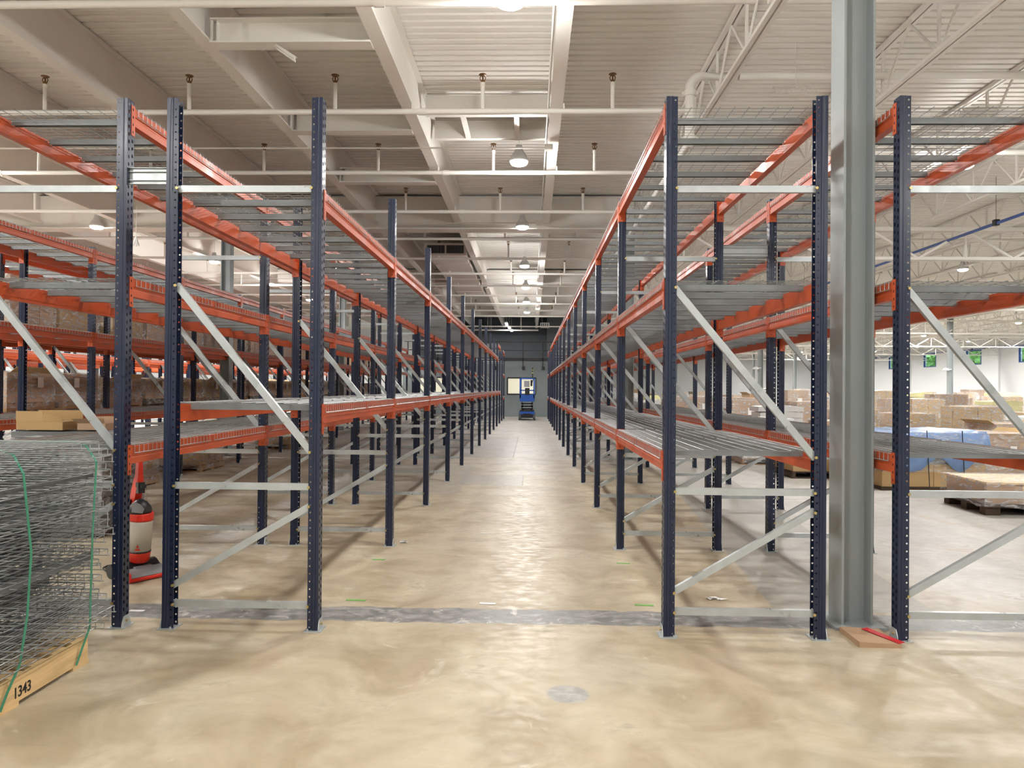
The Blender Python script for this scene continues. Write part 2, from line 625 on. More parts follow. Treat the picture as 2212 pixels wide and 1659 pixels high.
# columns on a 9.15 x 10.75 m grid
cm = MB()
W8, T = .21, .016
cm.box(-W8 / 2, -W8 / 2 + T, -.105, .105, 0, 6)
cm.box(W8 / 2 - T, W8 / 2, -.105, .105, 0, 6)
cm.box(-W8 / 2 + T, W8 / 2 - T, -.006, .006, 0, 6)
cm.box(-.17, .17, -.17, .17, 0, .02)
colm = cm.mesh('steel_column', [M['steel_grey']])
ci = 0
for j in range(7):
    for i in (-3, -2, -1, 0, 1, 2):
        x, yy = 2.215 + (9.65 if i > 0 else 9.25) * i, [4.97, 16.2, 26.25, 37.05, 47.8, 58.5, 69.3][j]
        if i <= 0 and yy > 39 or i == 0 and j > 3:
            continue
        if abs(x) > .75 * yy + .5 or (i < 0 and j == 0):
            continue
        c = put('column', colm, None, (x, yy, 0))
        if i == 0 and j == 0:
            lb = 'grey steel H column standing close in the gap between right-hand racks'
        else:
            where = {0: 'in the gap between the right-hand racks', -1: 'in the left racks', -2: 'deep in the left racks', -3: 'farthest left'}.get(i, 'among the pallets, %s line from the racks' % ORD[i - 1])
            lb = 'grey steel H column %s, %s from the front' % (where, ORD[j])
        tag(c, lb, 'column', 'grey steel columns', 'structure')
        if (i, j) in ((2, 3), (1, 3)):
            l = MB()
            l.lathe([(0, .12), (.1, .1), (.16, 0), (.16, -.02), (0, -.02)], 14, (-.28, 0, 2.7))
            l.bar((-.2, 0, 2.75), (0, 0, 2.75), .04, .04)
            o = l.build('wall_pack_lamp', M['whiteplastic'], None, (x, yy - .12, 0))
            tag(o, 'small white round fixture on a grey column, %s line from the racks' % ORD[i - 1], 'fixture')


# roof beams along the aisle (left) ------------------------------------------------
def ibeam(y0, y1, depth, fwid=.16, tf=.02, tw=.012):
    b = MB()
    b.box(-fwid / 2, fwid / 2, y0, y1, 0, tf)
    b.box(-fwid / 2, fwid / 2, y0, y1, depth - tf, depth)
    b.box(-tw / 2, tw / 2, y0, y1, tf, depth - tf)
    b.bar((-.03, y0 + 1, tf + .01), (-.03, y1, tf + .01), .02, .02)
    return b


segs = [(YF, 16.05), (16.4, 26.0), (26.5, 36.8), (37.3, 43.9)]
bxs = [.31, -1.67, -3.57, -5.57, -7.5, -9.43, -11.36, -13.3, -15.2, -17.2, -19.1, -21., -23., -24.9]
names = ['front bay', 'second bay', 'third bay', 'end bay']
for si, (a, b) in enumerate(segs):
    ms = ibeam(a, b, .67).mesh('roof_beam', [M['beam']])
    for k, x in enumerate(bxs):
        if abs(x) > .8 * b:
            continue
        o = put('roof_beam', ms, None, (x, 0, 5.32))
        tag(o, 'white roof beam running down the hall, %s left of the columns, %s' % (ORD[k], names[si]), 'beam', 'white roof beams', 'structure')
# cross beams hung between the second and third beams
cb = MB()
for z in (0, .25):
    cb.box(-1.74, 0, -.09, .09, z, z + .018)
cb.box(-1.74, 0, -.006, .006, .018, .25)
cb.box(-1.74, -1.72, -.07, .07, .018, .25)
cb.box(-1.68, -1.67, -.06, .06, .018, .25)
cbm = cb.mesh('cross_beam', [M['beam']])
for i, yy in enumerate((7.62, 10.25, 12.8)):
    o = put('cross_beam', cbm, None, (-1.75, yy, 5.3))
    tag(o, 'short white cross beam between two roof beams, %s from the front' % ORD[i], 'beam', 'short cross beams', 'structure')
# girders across the hall
for i, (yy, z0, d) in enumerate(((16.22, 5.2, .8), (26.25, 5.48, .52), (37.05, 5.4, .6))):
    g = MB()
    g.box(XL, 2.3, yy - .2, yy + .2, z0, z0 + .03)
    g.box(XL, 2.3, yy - .15, yy + .15, z0 + .03, DECK - .05)
    g.box(XL, 2.3, yy - .2, yy + .2, DECK - .09, DECK - .06)
    o = struct('girder', g, M['beam'], 'white plate girder across the hall, %s from the front' % ORD[i], 'girder', 'white girders across the hall')
# hatch framing between the second beam and the middle beam
h = thing('roof_hatch_frame', 'white angle frame around a roof hatch above the aisle entry', 'hatch', (0, 0, 0))
for yy in (10.55, 11.55):
    b = MB()
    b.box(-1.6, .24, yy - .05, yy + .05, 5.66, 5.7)
    b.box(-1.6, .24, yy - .05, yy - .03, 5.7, 5.95)
    b.build('angle_bar', M['beam'], h)
for xx in (-1.05, -.25):
    b = MB()
    b.box(xx - .04, xx + .04, 10.6, 11.5, 5.66, 5.69)
    b.box(xx - .04, xx - .02, 10.6, 11.5, 5.69, 5.8)
    b.build('angle_bar', M['beam'], h)
# loose angle brackets
b = MB()
b.bar((-2.78, 7.56, 5.28), (-2.45, 7.2, 4.97), .06, .005, 0, (0, -.6, .8))
b.bar((-2.765, 7.53, 5.255), (-2.435, 7.17, 4.945), .005, .06, 0, (0, -.6, .8))
tag(b.build('angle_bracket', M['pipe']), 'white angle iron hanging loose under the nearest cross beam', 'bracket')
b = MB()
b.box(-2.46, -2.45, 8.26, 8.34, 5.86, 6.0)
b.box(-2.45, -2.3, 8.26, 8.34, 5.86, 5.87)
tag(b.build('hanger_bracket', M['pipe']), 'white hook-shaped hanger bracket fixed to roof deck at top', 'bracket')


# open-web joists on the right ------------------------------------------------------
def joist(y0, y1, d=.68, panel=1.25, m=0):
    b = MB()
    for s in (-1, 1):
        b.box(s * .035 - .025, s * .035 + .025, y0, y1, d - .05, d)
        b.box(s * .035 - .025, s * .035 + .025, y0, y1, 0, .045)
    n = max(2, int((y1 - y0) / panel))
    p = (y1 - y0) / n
    for i in range(n):
        a = y0 + i * p
        b.tube([(0, a, d - .02), (0, a + p / 2, .02)], .017, 6)
        b.tube([(0, a + p / 2, .02), (0, a + p, d - .02)], .017, 6)
        b.bar((0, a + p / 2, .03), (0, a + p / 2, d - .03), .03, .03)
    return b


jsegs = [(YF, 16.05), (16.4, 26.0), (26.5, 36.8), (37.3, 47.6), (48.1, 58.3), (58.8, 69.0), (69.5, 91.5)]
for si, (a, b) in enumerate(jsegs):
    ms = joist(a, b).mesh('roof_joist', [M['beam']])
    for k in range(17):
        x = 2.36 + 2.1 * k
        if x > .72 * b + 1:
            continue
        o = put('roof_joist', ms, None, (x, 0, 5.31))
        tag(o, 'white open-web roof joist, %s right of the columns, %s bay from the front' % (ORD[k], ORD[si]), 'joist', 'white open-web joists', 'structure')
for i, yy in enumerate((16.22, 26.25, 37.05, 47.85, 58.55, 69.25)):
    b = MB()
    for s in (-1, 1):
        b.box(2.3, XR, yy + s * .06 - .04, yy + s * .06 + .04, 4.55, 4.62)
        b.box(2.3, XR, yy + s * .06 - .04, yy + s * .06 + .04, 5.2, 5.28)
    x, k = 2.4, 0
    while x < XR - 1.1:
        b.bar((x, yy, 4.6), (x + 1.05, yy, 5.22), .05, .05)
        b.bar((x + 1.05, yy, 5.22), (x + 2.1, yy, 4.6), .05, .05)
        b.bar((x + 1.05, yy, 5.22), (x + 1.05, yy, 4.6), .04, .04)
        x += 2.1
    struct('truss_girder', b, M['beam'], 'white truss girder across the right hall, %s from the front' % ORD[i], 'girder', 'white truss girders')


# ------------------------------------------------------------------ pallet racking
ZT = 3.5
BAY = 2.49
Y0 = 4.65
HALF = .4825
NC = 70


def post_mb(s, holes=True):
    """upright post, slotted face pointing to s along x"""
    b = MB()
    H = ZT
    if holes:
        for yy, fi in ((-.04, .35), (0, .65)):
            b.holes((s * .035, yy, 0), (0, 1, 0), (0, 0, 1), .04, NC, H / NC, .0085, .0135, 0, fi)
        for q in (-1, 1):
            b.holes((s * -.008, q * .034, 0), (s * -1, 0, 0), (0, 0, 1), .03, NC, H / NC, .0062, .0062)
    else:
        b.add([(s * .035, -.04, 0), (s * .035, .04, 0), (s * .035, .04, H), (s * .035, -.04, H)], [(0, 1, 2, 3)])
        for q in (-1, 1):
            b.add([(s * -.008, q * .034, 0), (s * -.038, q * .034, 0), (s * -.038, q * .034, H), (s * -.008, q * .034, H)], [(0, 1, 2, 3)])
    for q in (-1, 1):
        pts = [(s * .035, q * .04), (s * .016, q * .04), (s * .012, q * .037), (s * .006, q * .04), (s * -.004, q * .04), (s * -.008, q * .034)]
        b.prism(pts, 0, H, 'z', 0, False)
        b.prism([(s * -.038, q * .034), (s * -.038, q * .026)], 0, H, 'z', 0, False)
    return b


def brace_mb(x0, z0, x1, z1):
    """channel brace in the frame plane with its end bolts"""
    b = MB()
    p, q = Vector((x0, 0, z0)), Vector((x1, 0, z1))
    d = (q - p).normalized()
    u = Vector((0, 1, 0)).cross(d) * -1
    if u.z < 0:
        u = -u
    Yv = Vector((0, 1, 0))
    prof = [(-.015, -.022), (-.015, .022), (.015, .022), (.015, .019), (-.012, .019), (-.012, -.019), (.015, -.019), (.015, -.022)]
    vs = [p + Yv * a + u * c for a, c in prof] + [q + Yv * a + u * c for a, c in prof]
    n = len(prof)
    b.add(vs, [(i, (i + 1) % n, n + (i + 1) % n, n + i) for i in range(n)])
    for c in (p, q):
        c2 = c + d * (.012 if c is p else -.012)
        b.tube([c2 - Yv * .043, c2 - Yv * .034], .0095, 8, 1)
        b.tube([c2 + Yv * .034, c2 + Yv * .045], .0095, 8, 1)
    return b


xa, xb = -HALF + .023, HALF - .023
HB = [(xa, .16, xb, .16), (xa, .94, xb, .94), (xa, 2.905, xb, 2.905)]
DB = [(xa, .28, xb, .82), (xa, 2.27, xb, 1.16)]


def foot_mb(s):
    b = MB()
    b.box(-.055, .06, -.062, .062, 0, .006) if s > 0 else b.box(-.06, .055, -.062, .062, 0, .006)
    pr = [(-.055, .004), (.055, .004), (.05, .03), (.03, .075), (-.03, .075), (-.05, .03)]
    xs = s * .0375
    b.add([(xs, y_, z_) for y_, z_ in pr] + [(xs + s * .004, y_, z_) for y_, z_ in pr],
          [tuple(range(6)), tuple(range(11, 5, -1))] + [(i, (i + 1) % 6, 6 + (i + 1) % 6, 6 + i) for i in range(6)])
    b.tube([(s * .036, .0, .042), (s * .05, .0, .042)], .008, 8, 1)
    b.tube([(s * -.03, -.052, .004), (s * -.03, -.052, .02)], .006, 8, 0)
    return b


PM = {s: post_mb(s).mesh('post', [M['navy']]) for s in (-1, 1)}
HBM = [brace_mb(*a).mesh('horizontal_brace', [M['galv'], M['brass']]) for a in HB]
DBM = [brace_mb(*a).mesh('diagonal_brace', [M['galv'], M['brass']]) for a in DB]
FM = {s: foot_mb(s).mesh('footplate', [M['galv'], M['brass']]) for s in (-1, 1)}


def merge(dst, src, off=(0, 0, 0), mo=0):
    o = len(dst.v)
    dst.v.extend((p[0] + off[0], p[1] + off[1], p[2] + off[2]) for p in src.v)
    dst.f.extend(tuple(o + i for i in f) for f in src.f)
    dst.m.extend(i + mo for i in src.m)
    dst.s.extend(src.s)


far = MB()
for s in (-1, 1):
    merge(far, post_mb(s, False), (s * HALF, 0, 0))
    ft = foot_mb(s)
    merge(far, ft, (s * HALF, 0, 0), 1)
for a in HB + DB:
    merge(far, brace_mb(*a), (0, 0, 0), 1)
FARM = far.mesh('upright_frame', [M['navy'], M['galv'], M['brass']])

BL = BAY - .08


def beam_mb(s):
    b = MB()
    pr = [(.035, 0), (.012, 0), (.012, -.042), (-.018, -.042), (-.018, -.118), (.035, -.118), (.035, -.076), (.0315, -.070), (.0315, -.058), (.035, -.052)]
    b.prism([(s * x, z) for x, z in pr], 0, BL, 'y')
    return b


def conn_mb(s, e):
    """angle connector; e=+1 at the near end of the beam, -1 at the far end"""
    b = MB()
    b.holes((s * .039, 0, -.188), (0, -e, 0), (0, 0, 1), .036, 4, .05, .006, .010, 0, .45)
    b.box(min(s * .035, s * .039), max(s * .035, s * .039), min(0, -e * .036), max(0, -e * .036), -.19, -.188)
    b.box(min(s * .035, s * .0385), max(s * .035, s * .0385), min(-e * .034, -e * .036), max(-e * .034, -e * .036), -.188, .012)
    x0, x1 = sorted((s * -.030, s * .039))
    y0, y1 = sorted((0, e * .005))
    b.box(x0, x1, y0, y1, -.19, .012)
    b.tube([(s * .012, 0, -.165), (s * .012, e * -.0065 if False else e * .0062, -.165)], .006, 8, 1)
    b.tube([(s * .012, e * -.0006, -.165), (s * .012, 0, -.165)], .006, 8, 1)
    return b


BM_, CM_, BF_ = {}, {}, {}
for s in (-1, 1):
    BM_[s] = beam_mb(s).mesh('load_beam', [M['orange']])
    for e in (-1, 1):
        CM_[s, e] = conn_mb(s, e).mesh('beam_connector', [M['orange'], M['black']])
    t = beam_mb(s)
    merge(t, conn_mb(s, 1))
    merge(t, conn_mb(s, -1), (0, BL, 0))
    BF_[s] = t.mesh('load_beam', [M['orange'], M['black']])


def wire(b, pts, rr=.0031, m=0):
    b.tube(pts, rr, 4, m, False, False)


DL = 1.165


def deck_mb(drop=.05, out=.0415):
    b = MB()
    X = HALF + out
    n = 21
    for i in range(n):
        yy = .02 + (DL - .04) * i / (n - 1)
        wire(b, [(-X, yy, -drop), (-X, yy, .006), (X, yy, .006), (X, yy, -drop)])
    for x in [-HALF - .02, HALF + .02] + [-.43 + .0955 * k for k in range(10)]:
        wire(b, [(x, .01, .011), (x, DL - .01, .011)])
    for x in (-X, X):
        wire(b, [(x + math.copysign(.004, x), .01, -drop + .003), (x + math.copysign(.004, x), DL - .01, -drop + .003)])
    return b


def chan_mb():
    b = MB()
    prof = [(-.018, -.040), (-.018, .002), (.018, .002), (.018, -.040), (.0165, -.040), (.0165, .0005), (-.0165, .0005), (-.0165, -.040)]
    b.prism(prof, -HALF + .014, HALF - .014, 'x')
    return b


dk = deck_mb()
for q in (.19, DL / 2, DL - .19):
    merge(dk, chan_mb(), (0, q, 0), 1)
DECKM = dk.mesh('wire_deck', [M['wire'], M['channel']])
dkw = deck_mb(.037).mesh('wire_deck', [M['wire']])
CHM = chan_mb().mesh('support_channel', [M['channel']])


def spacer_mb(w):
    b = MB()
    b.box(0, w, -.004, .0, -.055, .055)
    for z in (-.055, -.03, .027, .052):
        b.box(0, w, -.02, -.004, z, z + .003)
    return b


def rack(xl, label, levels, bays, first=0, near=4, spacer=None, deck_skip=(), sp_first=0, group='pallet racks', special=None):
    xc = xl + HALF
    root = thing('pallet_rack', label, 'pallet rack', (xc, Y0 + BAY * first, 0), 0, group)
    for k in range(bays + 1):
        yy = BAY * k
        if k <= near:
            fr = put('upright_frame', None, root, (0, yy, 0))
            for s in (-1, 1):
                put('post', PM[s], fr, (s * HALF, 0, 0))
                put('footplate', FM[s], fr, (s * HALF, 0, 0))
            for m_ in HBM:
                put('horizontal_brace', m_, fr)
            for m_ in DBM:
                put('diagonal_brace', m_, fr)
        else:
            put('upright_frame', FARM, root, (0, yy, 0))
        if spacer and k >= sp_first and (k % 2 == 0 or k < 3):
            sp = spacer_mb(spacer - .07)
            sp.build('row_spacer', M['galv'], root, (HALF + .035, yy, 2.99))
    for k in range(bays):
        lv = special(k) if special else levels
        for z in lv:
            for s in (-1, 1):
                if k < near:
                    bm = put('load_beam', BM_[s], root, (s * HALF, BAY * k + .04, z))
                    put('beam_connector', CM_[s, 1], bm)
                    put('beam_connector', CM_[s, -1], bm, (0, BL, 0))
                else:
                    put('load_beam', BF_[s], root, (s * HALF, BAY * k + .04, z))
            for q in (0, 1):
                if (k, z) in deck_skip:
                    continue
                put('wire_deck', DECKM, root, (0, BAY * k + .04 + .02 + q * (DL + .04), z))
    return root


STD = [1.19, 2.315, 3.46]
rack(.90, 'blue and orange pallet rack lining the right side of the aisle, three shelf levels', STD, 11, spacer=.52, sp_first=1)
rack(2.39, 'blue and orange pallet rack at far right, behind the close grey column', STD, 11, 0, 4)
rack(-2.38, 'pallet rack lining the left side of the aisle, only two shelf levels', [1.475, 2.895], 11,
     special=lambda k: [1.475, 2.895] if k < 10 else [1.475, 3.46])
rack(-3.68, 'three-level pallet rack beside the stack of wire decks, vacuum under it', STD, 13, spacer=.33)
rack(-7.03, 'empty three-level pallet rack across the left side aisle, facing the carton racks', STD, 11, 1, 3)
rack(-8.33, 'pallet rack holding wrapped cartons on its low and middle shelves', STD, 11, 2, 2, spacer=.33)
rack(-11.7, 'pallet rack behind the loaded carton rack, nearer of two', STD, 10, 3, 0)
rack(-13.0, 'pallet rack behind the loaded carton rack, farther of two', STD, 10, 4, 0)
rack(-16.4, 'pallet rack farthest left in the distance, nearer of two', STD, 9, 5, 0)
rack(-17.7, 'pallet rack farthest left in the distance, farther of two', STD, 9, 6, 0)
rack(-2.38, 'short end rack on the left, next to the grey end wall', STD, 1, 12, 0)
rack(.90, 'short end rack on the right, next to the grey end wall', STD, 1, 12, 0)


# ------------------------------------------------------------------ sprinkler lines
PH = 5.21
hx = [1.03, -.66] + [-2.6 - 1.94 * k for k in range(16)]


def head_mb():
    b = MB()
    b.lathe([(0, .0), (.016, .0), (.016, .03), (.007, .035), (.007, .075)], 10, (0, 0, 0))
    b.tube([(-.016, 0, .02), (-.026, 0, .055), (-.008, 0, .085)], .0045, 6)
    b.tube([(.016, 0, .02), (.026, 0, .055), (.008, 0, .085)], .0045, 6)
    b.lathe([(0, .092), (.034, .086), (.036, .09), (0, .1)], 12, (0, 0, 0))
    b.v = [(p[0] * 1.45, p[1] * 1.45, p[2] * 1.25) for p in b.v]
    return b


riser = MB()
riser.tube([(0, 0, .03), (0, 0, .36)], .026, 10)
riser.tube([(0, 0, .33), (0, 0, .375)], .031, 10)
RISM, HEADM = riser.mesh('riser', [M['pipe']]), head_mb().mesh('sprinkler_head', [M['brassy']])
for k in range(12):
    yy = 6.6 + 2.63 * k
    if abs(yy - 16.2) < .45 or abs(yy - 26.2) < .4:
        yy += .5
    x0 = -max(9, .8 * yy + 1)
    lb = 'white sprinkler pipe crossing above the aisle, %s from the front' % ORD[k]
    root = thing('sprinkler_pipe', lb, 'pipe', (0, yy, PH), 0, 'white sprinkler pipes')
    b = MB()
    b.tube([(x0, 0, 0), (2.05, 0, 0)], .036, 12)
    for x in (-1.45, -5.3, -9.1):
        if x > x0:
            b.tube([(x - .05, 0, 0), (x + .05, 0, 0)], .045, 12)
    for x in (-1.67, -5.57, .31):
        b.box(x + .08, x + .1, -.015, .015, 0, .1)
    b.build('pipe_run', M['pipe'], root)
    for x in hx:
        if x < x0:
            continue
        if k < 7:
            rs = put('riser', RISM, root, (x, 0, 0))
            put('sprinkler_head', HEADM, rs, (0, 0, .37))
        else:
            t = MB()
            merge(t, riser, (x, 0, 0))
            merge(t, head_mb(), (x, 0, .37), 1)
            t.build('riser', [M['pipe'], M['brassy']], root)
# thin conduits
for i, (yy, x0, x1) in enumerate(((10.72, -9, .2), (15.6, -1.9, .1), (23.7, -14, 0.2), (31.2, -14, .2))):
    b = MB()
    b.tube([(x0, yy, 5.24), (x1, yy, 5.24)], .014, 8)
    b.box(x1 - .02, x1 + .1, yy - .06, yy + .06, 5.2, 5.28)
    tag(b.build('conduit', M['pipe']), 'thin white conduit crossing below the roof beams, %s from the front' % ORD[i], 'conduit', 'thin white conduits')
b = MB()
b.tube([(.2, YF, 5.37), (.2, 15.9, 5.37)], .014, 8)
b.tube([(.2, 16.5, 5.37), (.2, 40, 5.34)], .014, 8)
tag(b.build('conduit', M['pipe']), 'thin white conduit running along the middle roof beam', 'conduit')
# main riser pipe with elbow over the right rack, and branch lines over the right hall
main = thing('main_pipe', 'thick white pipe with elbow and couplings above right rack front', 'pipe', (2.0, 9.1, 0))
b = MB()
arc = [(0 + .14 - .14 * math.cos(a), 0, 5.46 + .14 * math.sin(a)) for a in [PI / 2 * q / 6 for q in range(7)]]
b.tube([(0, 0, 4.75), (0, 0, 5.46)] + arc[1:] + [(.6, 0, 5.6)], .06, 14)
b.build('elbow_run', M['pipe'], main)
for z in (5.05, 5.38, 4.8):
    b = MB()
    b.tube([(0, 0, z - .035), (0, 0, z + .035)], .078, 14)
    b.box(-.1, .1, -.02, .02, z - .02, z + .02)
    b.build('coupling', M['pipe'], main)
b = MB()
b.tube([(.52, 0, 5.6), (.58, 0, 5.6)], .078, 14)
b.build('coupling', M['pipe'], main)
b = MB()
b.tube([(0, -.0, 4.75), (0, 14, 4.75)], .05, 12)
b.build('long_run', M['pipe'], main)
for i, yy in enumerate((7.3, 9.1, 12.0, 19, 22, 30, 34, 41, 45, 52, 62)):
    b = MB()
    xs = 2.62 if i == 1 else 2.4
    b.tube([(xs, yy, 5.6), (min(XR - .1, .75 * yy + 4), yy, 5.6)], .05 if i < 3 else .04, 10)
    tag(b.build('branch_pipe', M['pipe']), 'white pipe running through the right-hand roof joists, %s from the front' % ORD[i], 'pipe', 'white pipes in the right roof')
b = MB()
b.bar((3.02, 9.0, 5.42), (3.6, 9.0, 5.44), .02, .02)
for k in range(9):
    b.tube([(3.04 + .065 * k, 9.0, 5.42), (3.05 + .065 * k, 9.0, 5.36), (3.03 + .065 * k, 9.02, 5.34)], .005, 5)
b.tube([(3.3, 9.0, 5.44), (3.3, 9.0, 5.98)], .003, 5)
tag(b.build('cable_hanger', M['pipe']), 'small white bar with row of hooks under right roof deck', 'hanger')

# ------------------------------------------------------------------ blue compressed-air pipes
for i, (x, z, y1, lb) in enumerate(((9.35, 5.0, 44, 'blue air pipe with black hangers high over the wrapped pallets'),
                                     (37.5, 5.2, 88, 'thin blue pipe along the top of the long white right wall'))):
    root = thing('air_pipe', lb, 'pipe', (x, 0, z))
    b = MB()
    b.tube([(0, 8 if i == 0 else 20, 0), (0, y1, 0)], .032, 10)
    b.build('pipe_run', M['pipeblue'], root)
    for k in range(12):
        yy = 11.2 + 3.35 * k if i == 0 else 32 + 4.2 * k
        if i == 0 and yy > 43:
            break
        b = MB()
        b.box(-.045, .045, -.05, .05, -.045, .075)
        b.tube([(0, 0, .07), (0, 0, .95 if i == 0 else .75)], .004, 5)
        b.build('pipe_hanger', M['black'], root, (0, yy, 0))

# ------------------------------------------------------------------ duct with grille
root = thing('air_duct', 'boxy white air duct hanging above the aisle with black end grille', 'duct', (0, 0, .04))
b = MB()
b.box(-2.92, -1.86, 19.6, 28.6, 5.26, 5.5)
for yy in (21.1, 22.6, 24.1, 25.6, 27.1):
    b.box(-2.94, -1.84, yy - .02, yy + .02, 5.24, 5.52)
b.build('duct_body', M['duct'], root)
b = MB()
for (x0, x1, z0, z1) in ((-2.98, -1.8, 5.5, 5.55), (-2.98, -1.8, 5.22, 5.27), (-2.98, -2.9, 5.27, 5.5), (-1.88, -1.8, 5.27, 5.5), (-2.41, -2.37, 5.27, 5.5)):
    b.box(x0, x1, 19.5, 19.6, z0, z1)
b.build('grille_frame', M['duct'], root)
b = MB()
b.box(-2.9, -1.88, 19.575, 19.59, 5.27, 5.5)
b.build('grille_core', M['black'], root)
b = MB()
for k in range(34):
    x = -2.89 + .03 * k
    b.box(x, x + .006, 19.54, 19.57, 5.27, 5.5)
b.build('grille_blades', M['steel_grey'], root)
for k in range(6):
    b = MB()
    yy = 20.1 + 1.5 * k
    b.box(-1.855, -1.83, yy - .42, yy + .42, 5.29, 5.48)
    b.build('side_register', M['pipe'], root)
for yy in (20, 24, 28):
    b = MB()
    for x in (-2.88, -1.9):
        b.tube([(x, yy, 5.5), (x, yy, 5.98)], .008, 6)
    b.build('hanger_rod', M['pipe'], root)

# ------------------------------------------------------------------ lamps
def lamp_parts():
    c = MB()
    c.tube([(0, 0, .26), (0, 0, .55)], .006, 6)
    c.tube([(0, 0, .55), (.01, 0, .62), (0, 0, .78)], .004, 6)
    h_ = MB()
    h_.lathe([(0, .27), (.05, .265), (.06, .2), (.075, .17), (.12, .1), (.15, .03), (.152, .0), (.14, 0)], 24)
    l_ = MB()
    l_.lathe([(.14, .0), (.13, -.03), (.09, -.052), (0, -.06)], 24)
    return c.mesh('cord', [M['pipe']]), h_.mesh('lamp_housing', [M['whiteplastic']]), l_.mesh('lamp_lens', [M['lens']])


LC, LH, LL = lamp_parts()
LIGHT, FILL = {}, {}


def lamp(x, yy, z, label, power, group='pendant bay lamps', lit=True, fill=True):
    root = thing('pendant_lamp', label, 'lamp', (x, yy, z), 0, group)
    put('cord', LC, root)
    put('lamp_housing', LH, root)
    put('lamp_lens', LL, root)
    if not lit:
        return
    if power not in LIGHT:
        ld = bpy.data.lights.new('bay_light', 'AREA')
        ld.shape = 'DISK'
        ld.size = .26
        ld.energy = power
        ld.color = (1, .98, .955)
        LIGHT[power] = ld
    o = bpy.data.objects.new('bay_light', LIGHT[power])
    COL.objects.link(o)
    o.location = (0, 0, -.075)
    o.parent = root
    if not fill:
        return
    if power not in FILL:
        ld = bpy.data.lights.new('bay_fill', 'POINT')  # extra point light added below the lens to brighten the ceiling
        ld.shadow_soft_size = .1
        ld.energy = power * (1.35 if power < 100 else .55 if 225 < power < 235 else .4)
        ld.color = (1, .98, .955)
        FILL[power] = ld
    o = bpy.data.objects.new('bay_fill', FILL[power])
    COL.objects.link(o)
    o.location = (0, 0, -.16)
    o.parent = root


PW = 68
for i, yy in enumerate((-2.4, 2.0, 6.58, 11.3, 15.85, 20.9, 25.4, 29.6, 33.6)):
    lb = 'glowing pendant lamp over the middle aisle, ' + (ORD[i - 3] + ' from the front' if i > 2 else ['behind the viewpoint', 'above the viewpoint', 'just above the picture edge'][i])
    lamp(-.22, yy, 5.21, lb, PW, fill=i != 4)
for i, yy in enumerate((2.0, 6.6, 11.2, 15.86, 20.3, 24.7, 29.15, 33.1, 37.2)):
    lamp(-9.9 if i < 4 else -9.2, yy, 5.2, 'glowing pendant lamp above the left side racks, %s from the front' % ORD[i], 230, 'pendant lamps over the left racks', True, i < 6 and i != 3)
for i, (x, yy) in enumerate(((-4.9, -4.2), (-4.9, .6), (4.4, -4.2), (-9.9, -4.2))):  # unseen lamps added behind the camera to lift ceiling and foreground light
    lamp(x, yy, 4.8, 'added unseen lamp behind the viewpoint to brighten the ceiling, %s of four' % ORD[i], PW, 'added lamps behind the viewpoint')
for j, x in enumerate((-14.2, -20.5, -27)):
    for i, yy in enumerate((12, 20, 28, 36, 46)):
        lamp(x, yy, 5.2, 'glowing pendant lamp far left over rack rows, %s line, %s from front' % (ORD[j], ORD[i]), 800, 'pendant lamps far left', (i + j) % 2 == 0, False)
for j, (x, ys) in enumerate(((6.95, (-3, 4, 11.6, 19.5, 27.5, 36, 45, 54)), (12.85, (6, 13.5, 21.5, 29.5, 38, 47, 57, 68)),
                             (19.2, (18, 26, 34, 43, 52, 62, 74)), (25.6, (30, 38, 47, 57, 68, 80)), (31.5, (34, 39, 45.2, 52, 58.8, 66, 75, 84)))):
    for i, yy in enumerate(ys):
        lamp(x, yy, 5.25, 'glowing pendant lamp over the pallets, %s line from the racks, %s from front' % (ORD[j], ORD[i]),
             200 if j < 2 else 470, 'pendant lamps over the pallet area', j == 0 and i < 6 or j > 0, j == 0 and i < 3)
for i, (x, yy) in enumerate(((-1.35, 38.4), (-1.27, 40.6), (-1.2, 42.6))):
    root = thing('strip_light', 'glowing strip light under the ceiling above the mezzanine, %s in line' % ORD[i], 'light', (x, yy, 5.05), 0, 'strip lights above the mezzanine')
    b = MB()
    b.box(-.08, .08, -.6, .6, .02, .09)
    b.tube([(0, -.5, .09), (0, -.5, .9)], .006, 6)
    b.tube([(0, .5, .09), (0, .5, .9)], .006, 6)
    b.build('lamp_housing', M['whiteplastic'], root)
    b = MB()
    b.box(-.07, .07, -.58, .58, 0, .02)
    b.build('lamp_lens', M['tube'], root)
    if i != 1:
        continue
    ld = bpy.data.lights.new('strip_glow', 'AREA')
    ld.shape = 'RECTANGLE'
    ld.size, ld.size_y, ld.energy = .14, 1.1, 110
    o = put('strip_glow', ld, root, (0, 0, -.01))
b = MB()
b.box(.5, 1.0, 39.6, 40.1, 5.0, 5.27)
for k in range(4):
    b.box(.55 + .11 * k, .6 + .11 * k, 39.58, 39.6, 5.04, 5.23, 1)
b.tube([(.6, 39.9, 5.27), (.6, 39.9, 5.98)], .01, 6)
tag(b.build('unit_heater', [M['whiteplastic'], M['dark_gap']]), 'small white ventilator box under the ceiling by the grey end wall', 'ventilator')
for i, (yy, z) in enumerate(((39.0, 5.0), (41.0, 4.95), (42.5, 5.1))):
    b = MB()
    b.tube([(-7, yy, z), (.4 if i else 1.6, yy, z)], .035, 8)
    for x in (-6, -4.2, -2.4, -.6):
        b.tube([(x, yy, z), (x, yy, 5.98)], .012, 6)
    tag(b.build('service_pipe', M['pipe']), 'white service pipe on hangers above the mezzanine, %s from the front' % ORD[i], 'pipe', 'service pipes above the mezzanine')
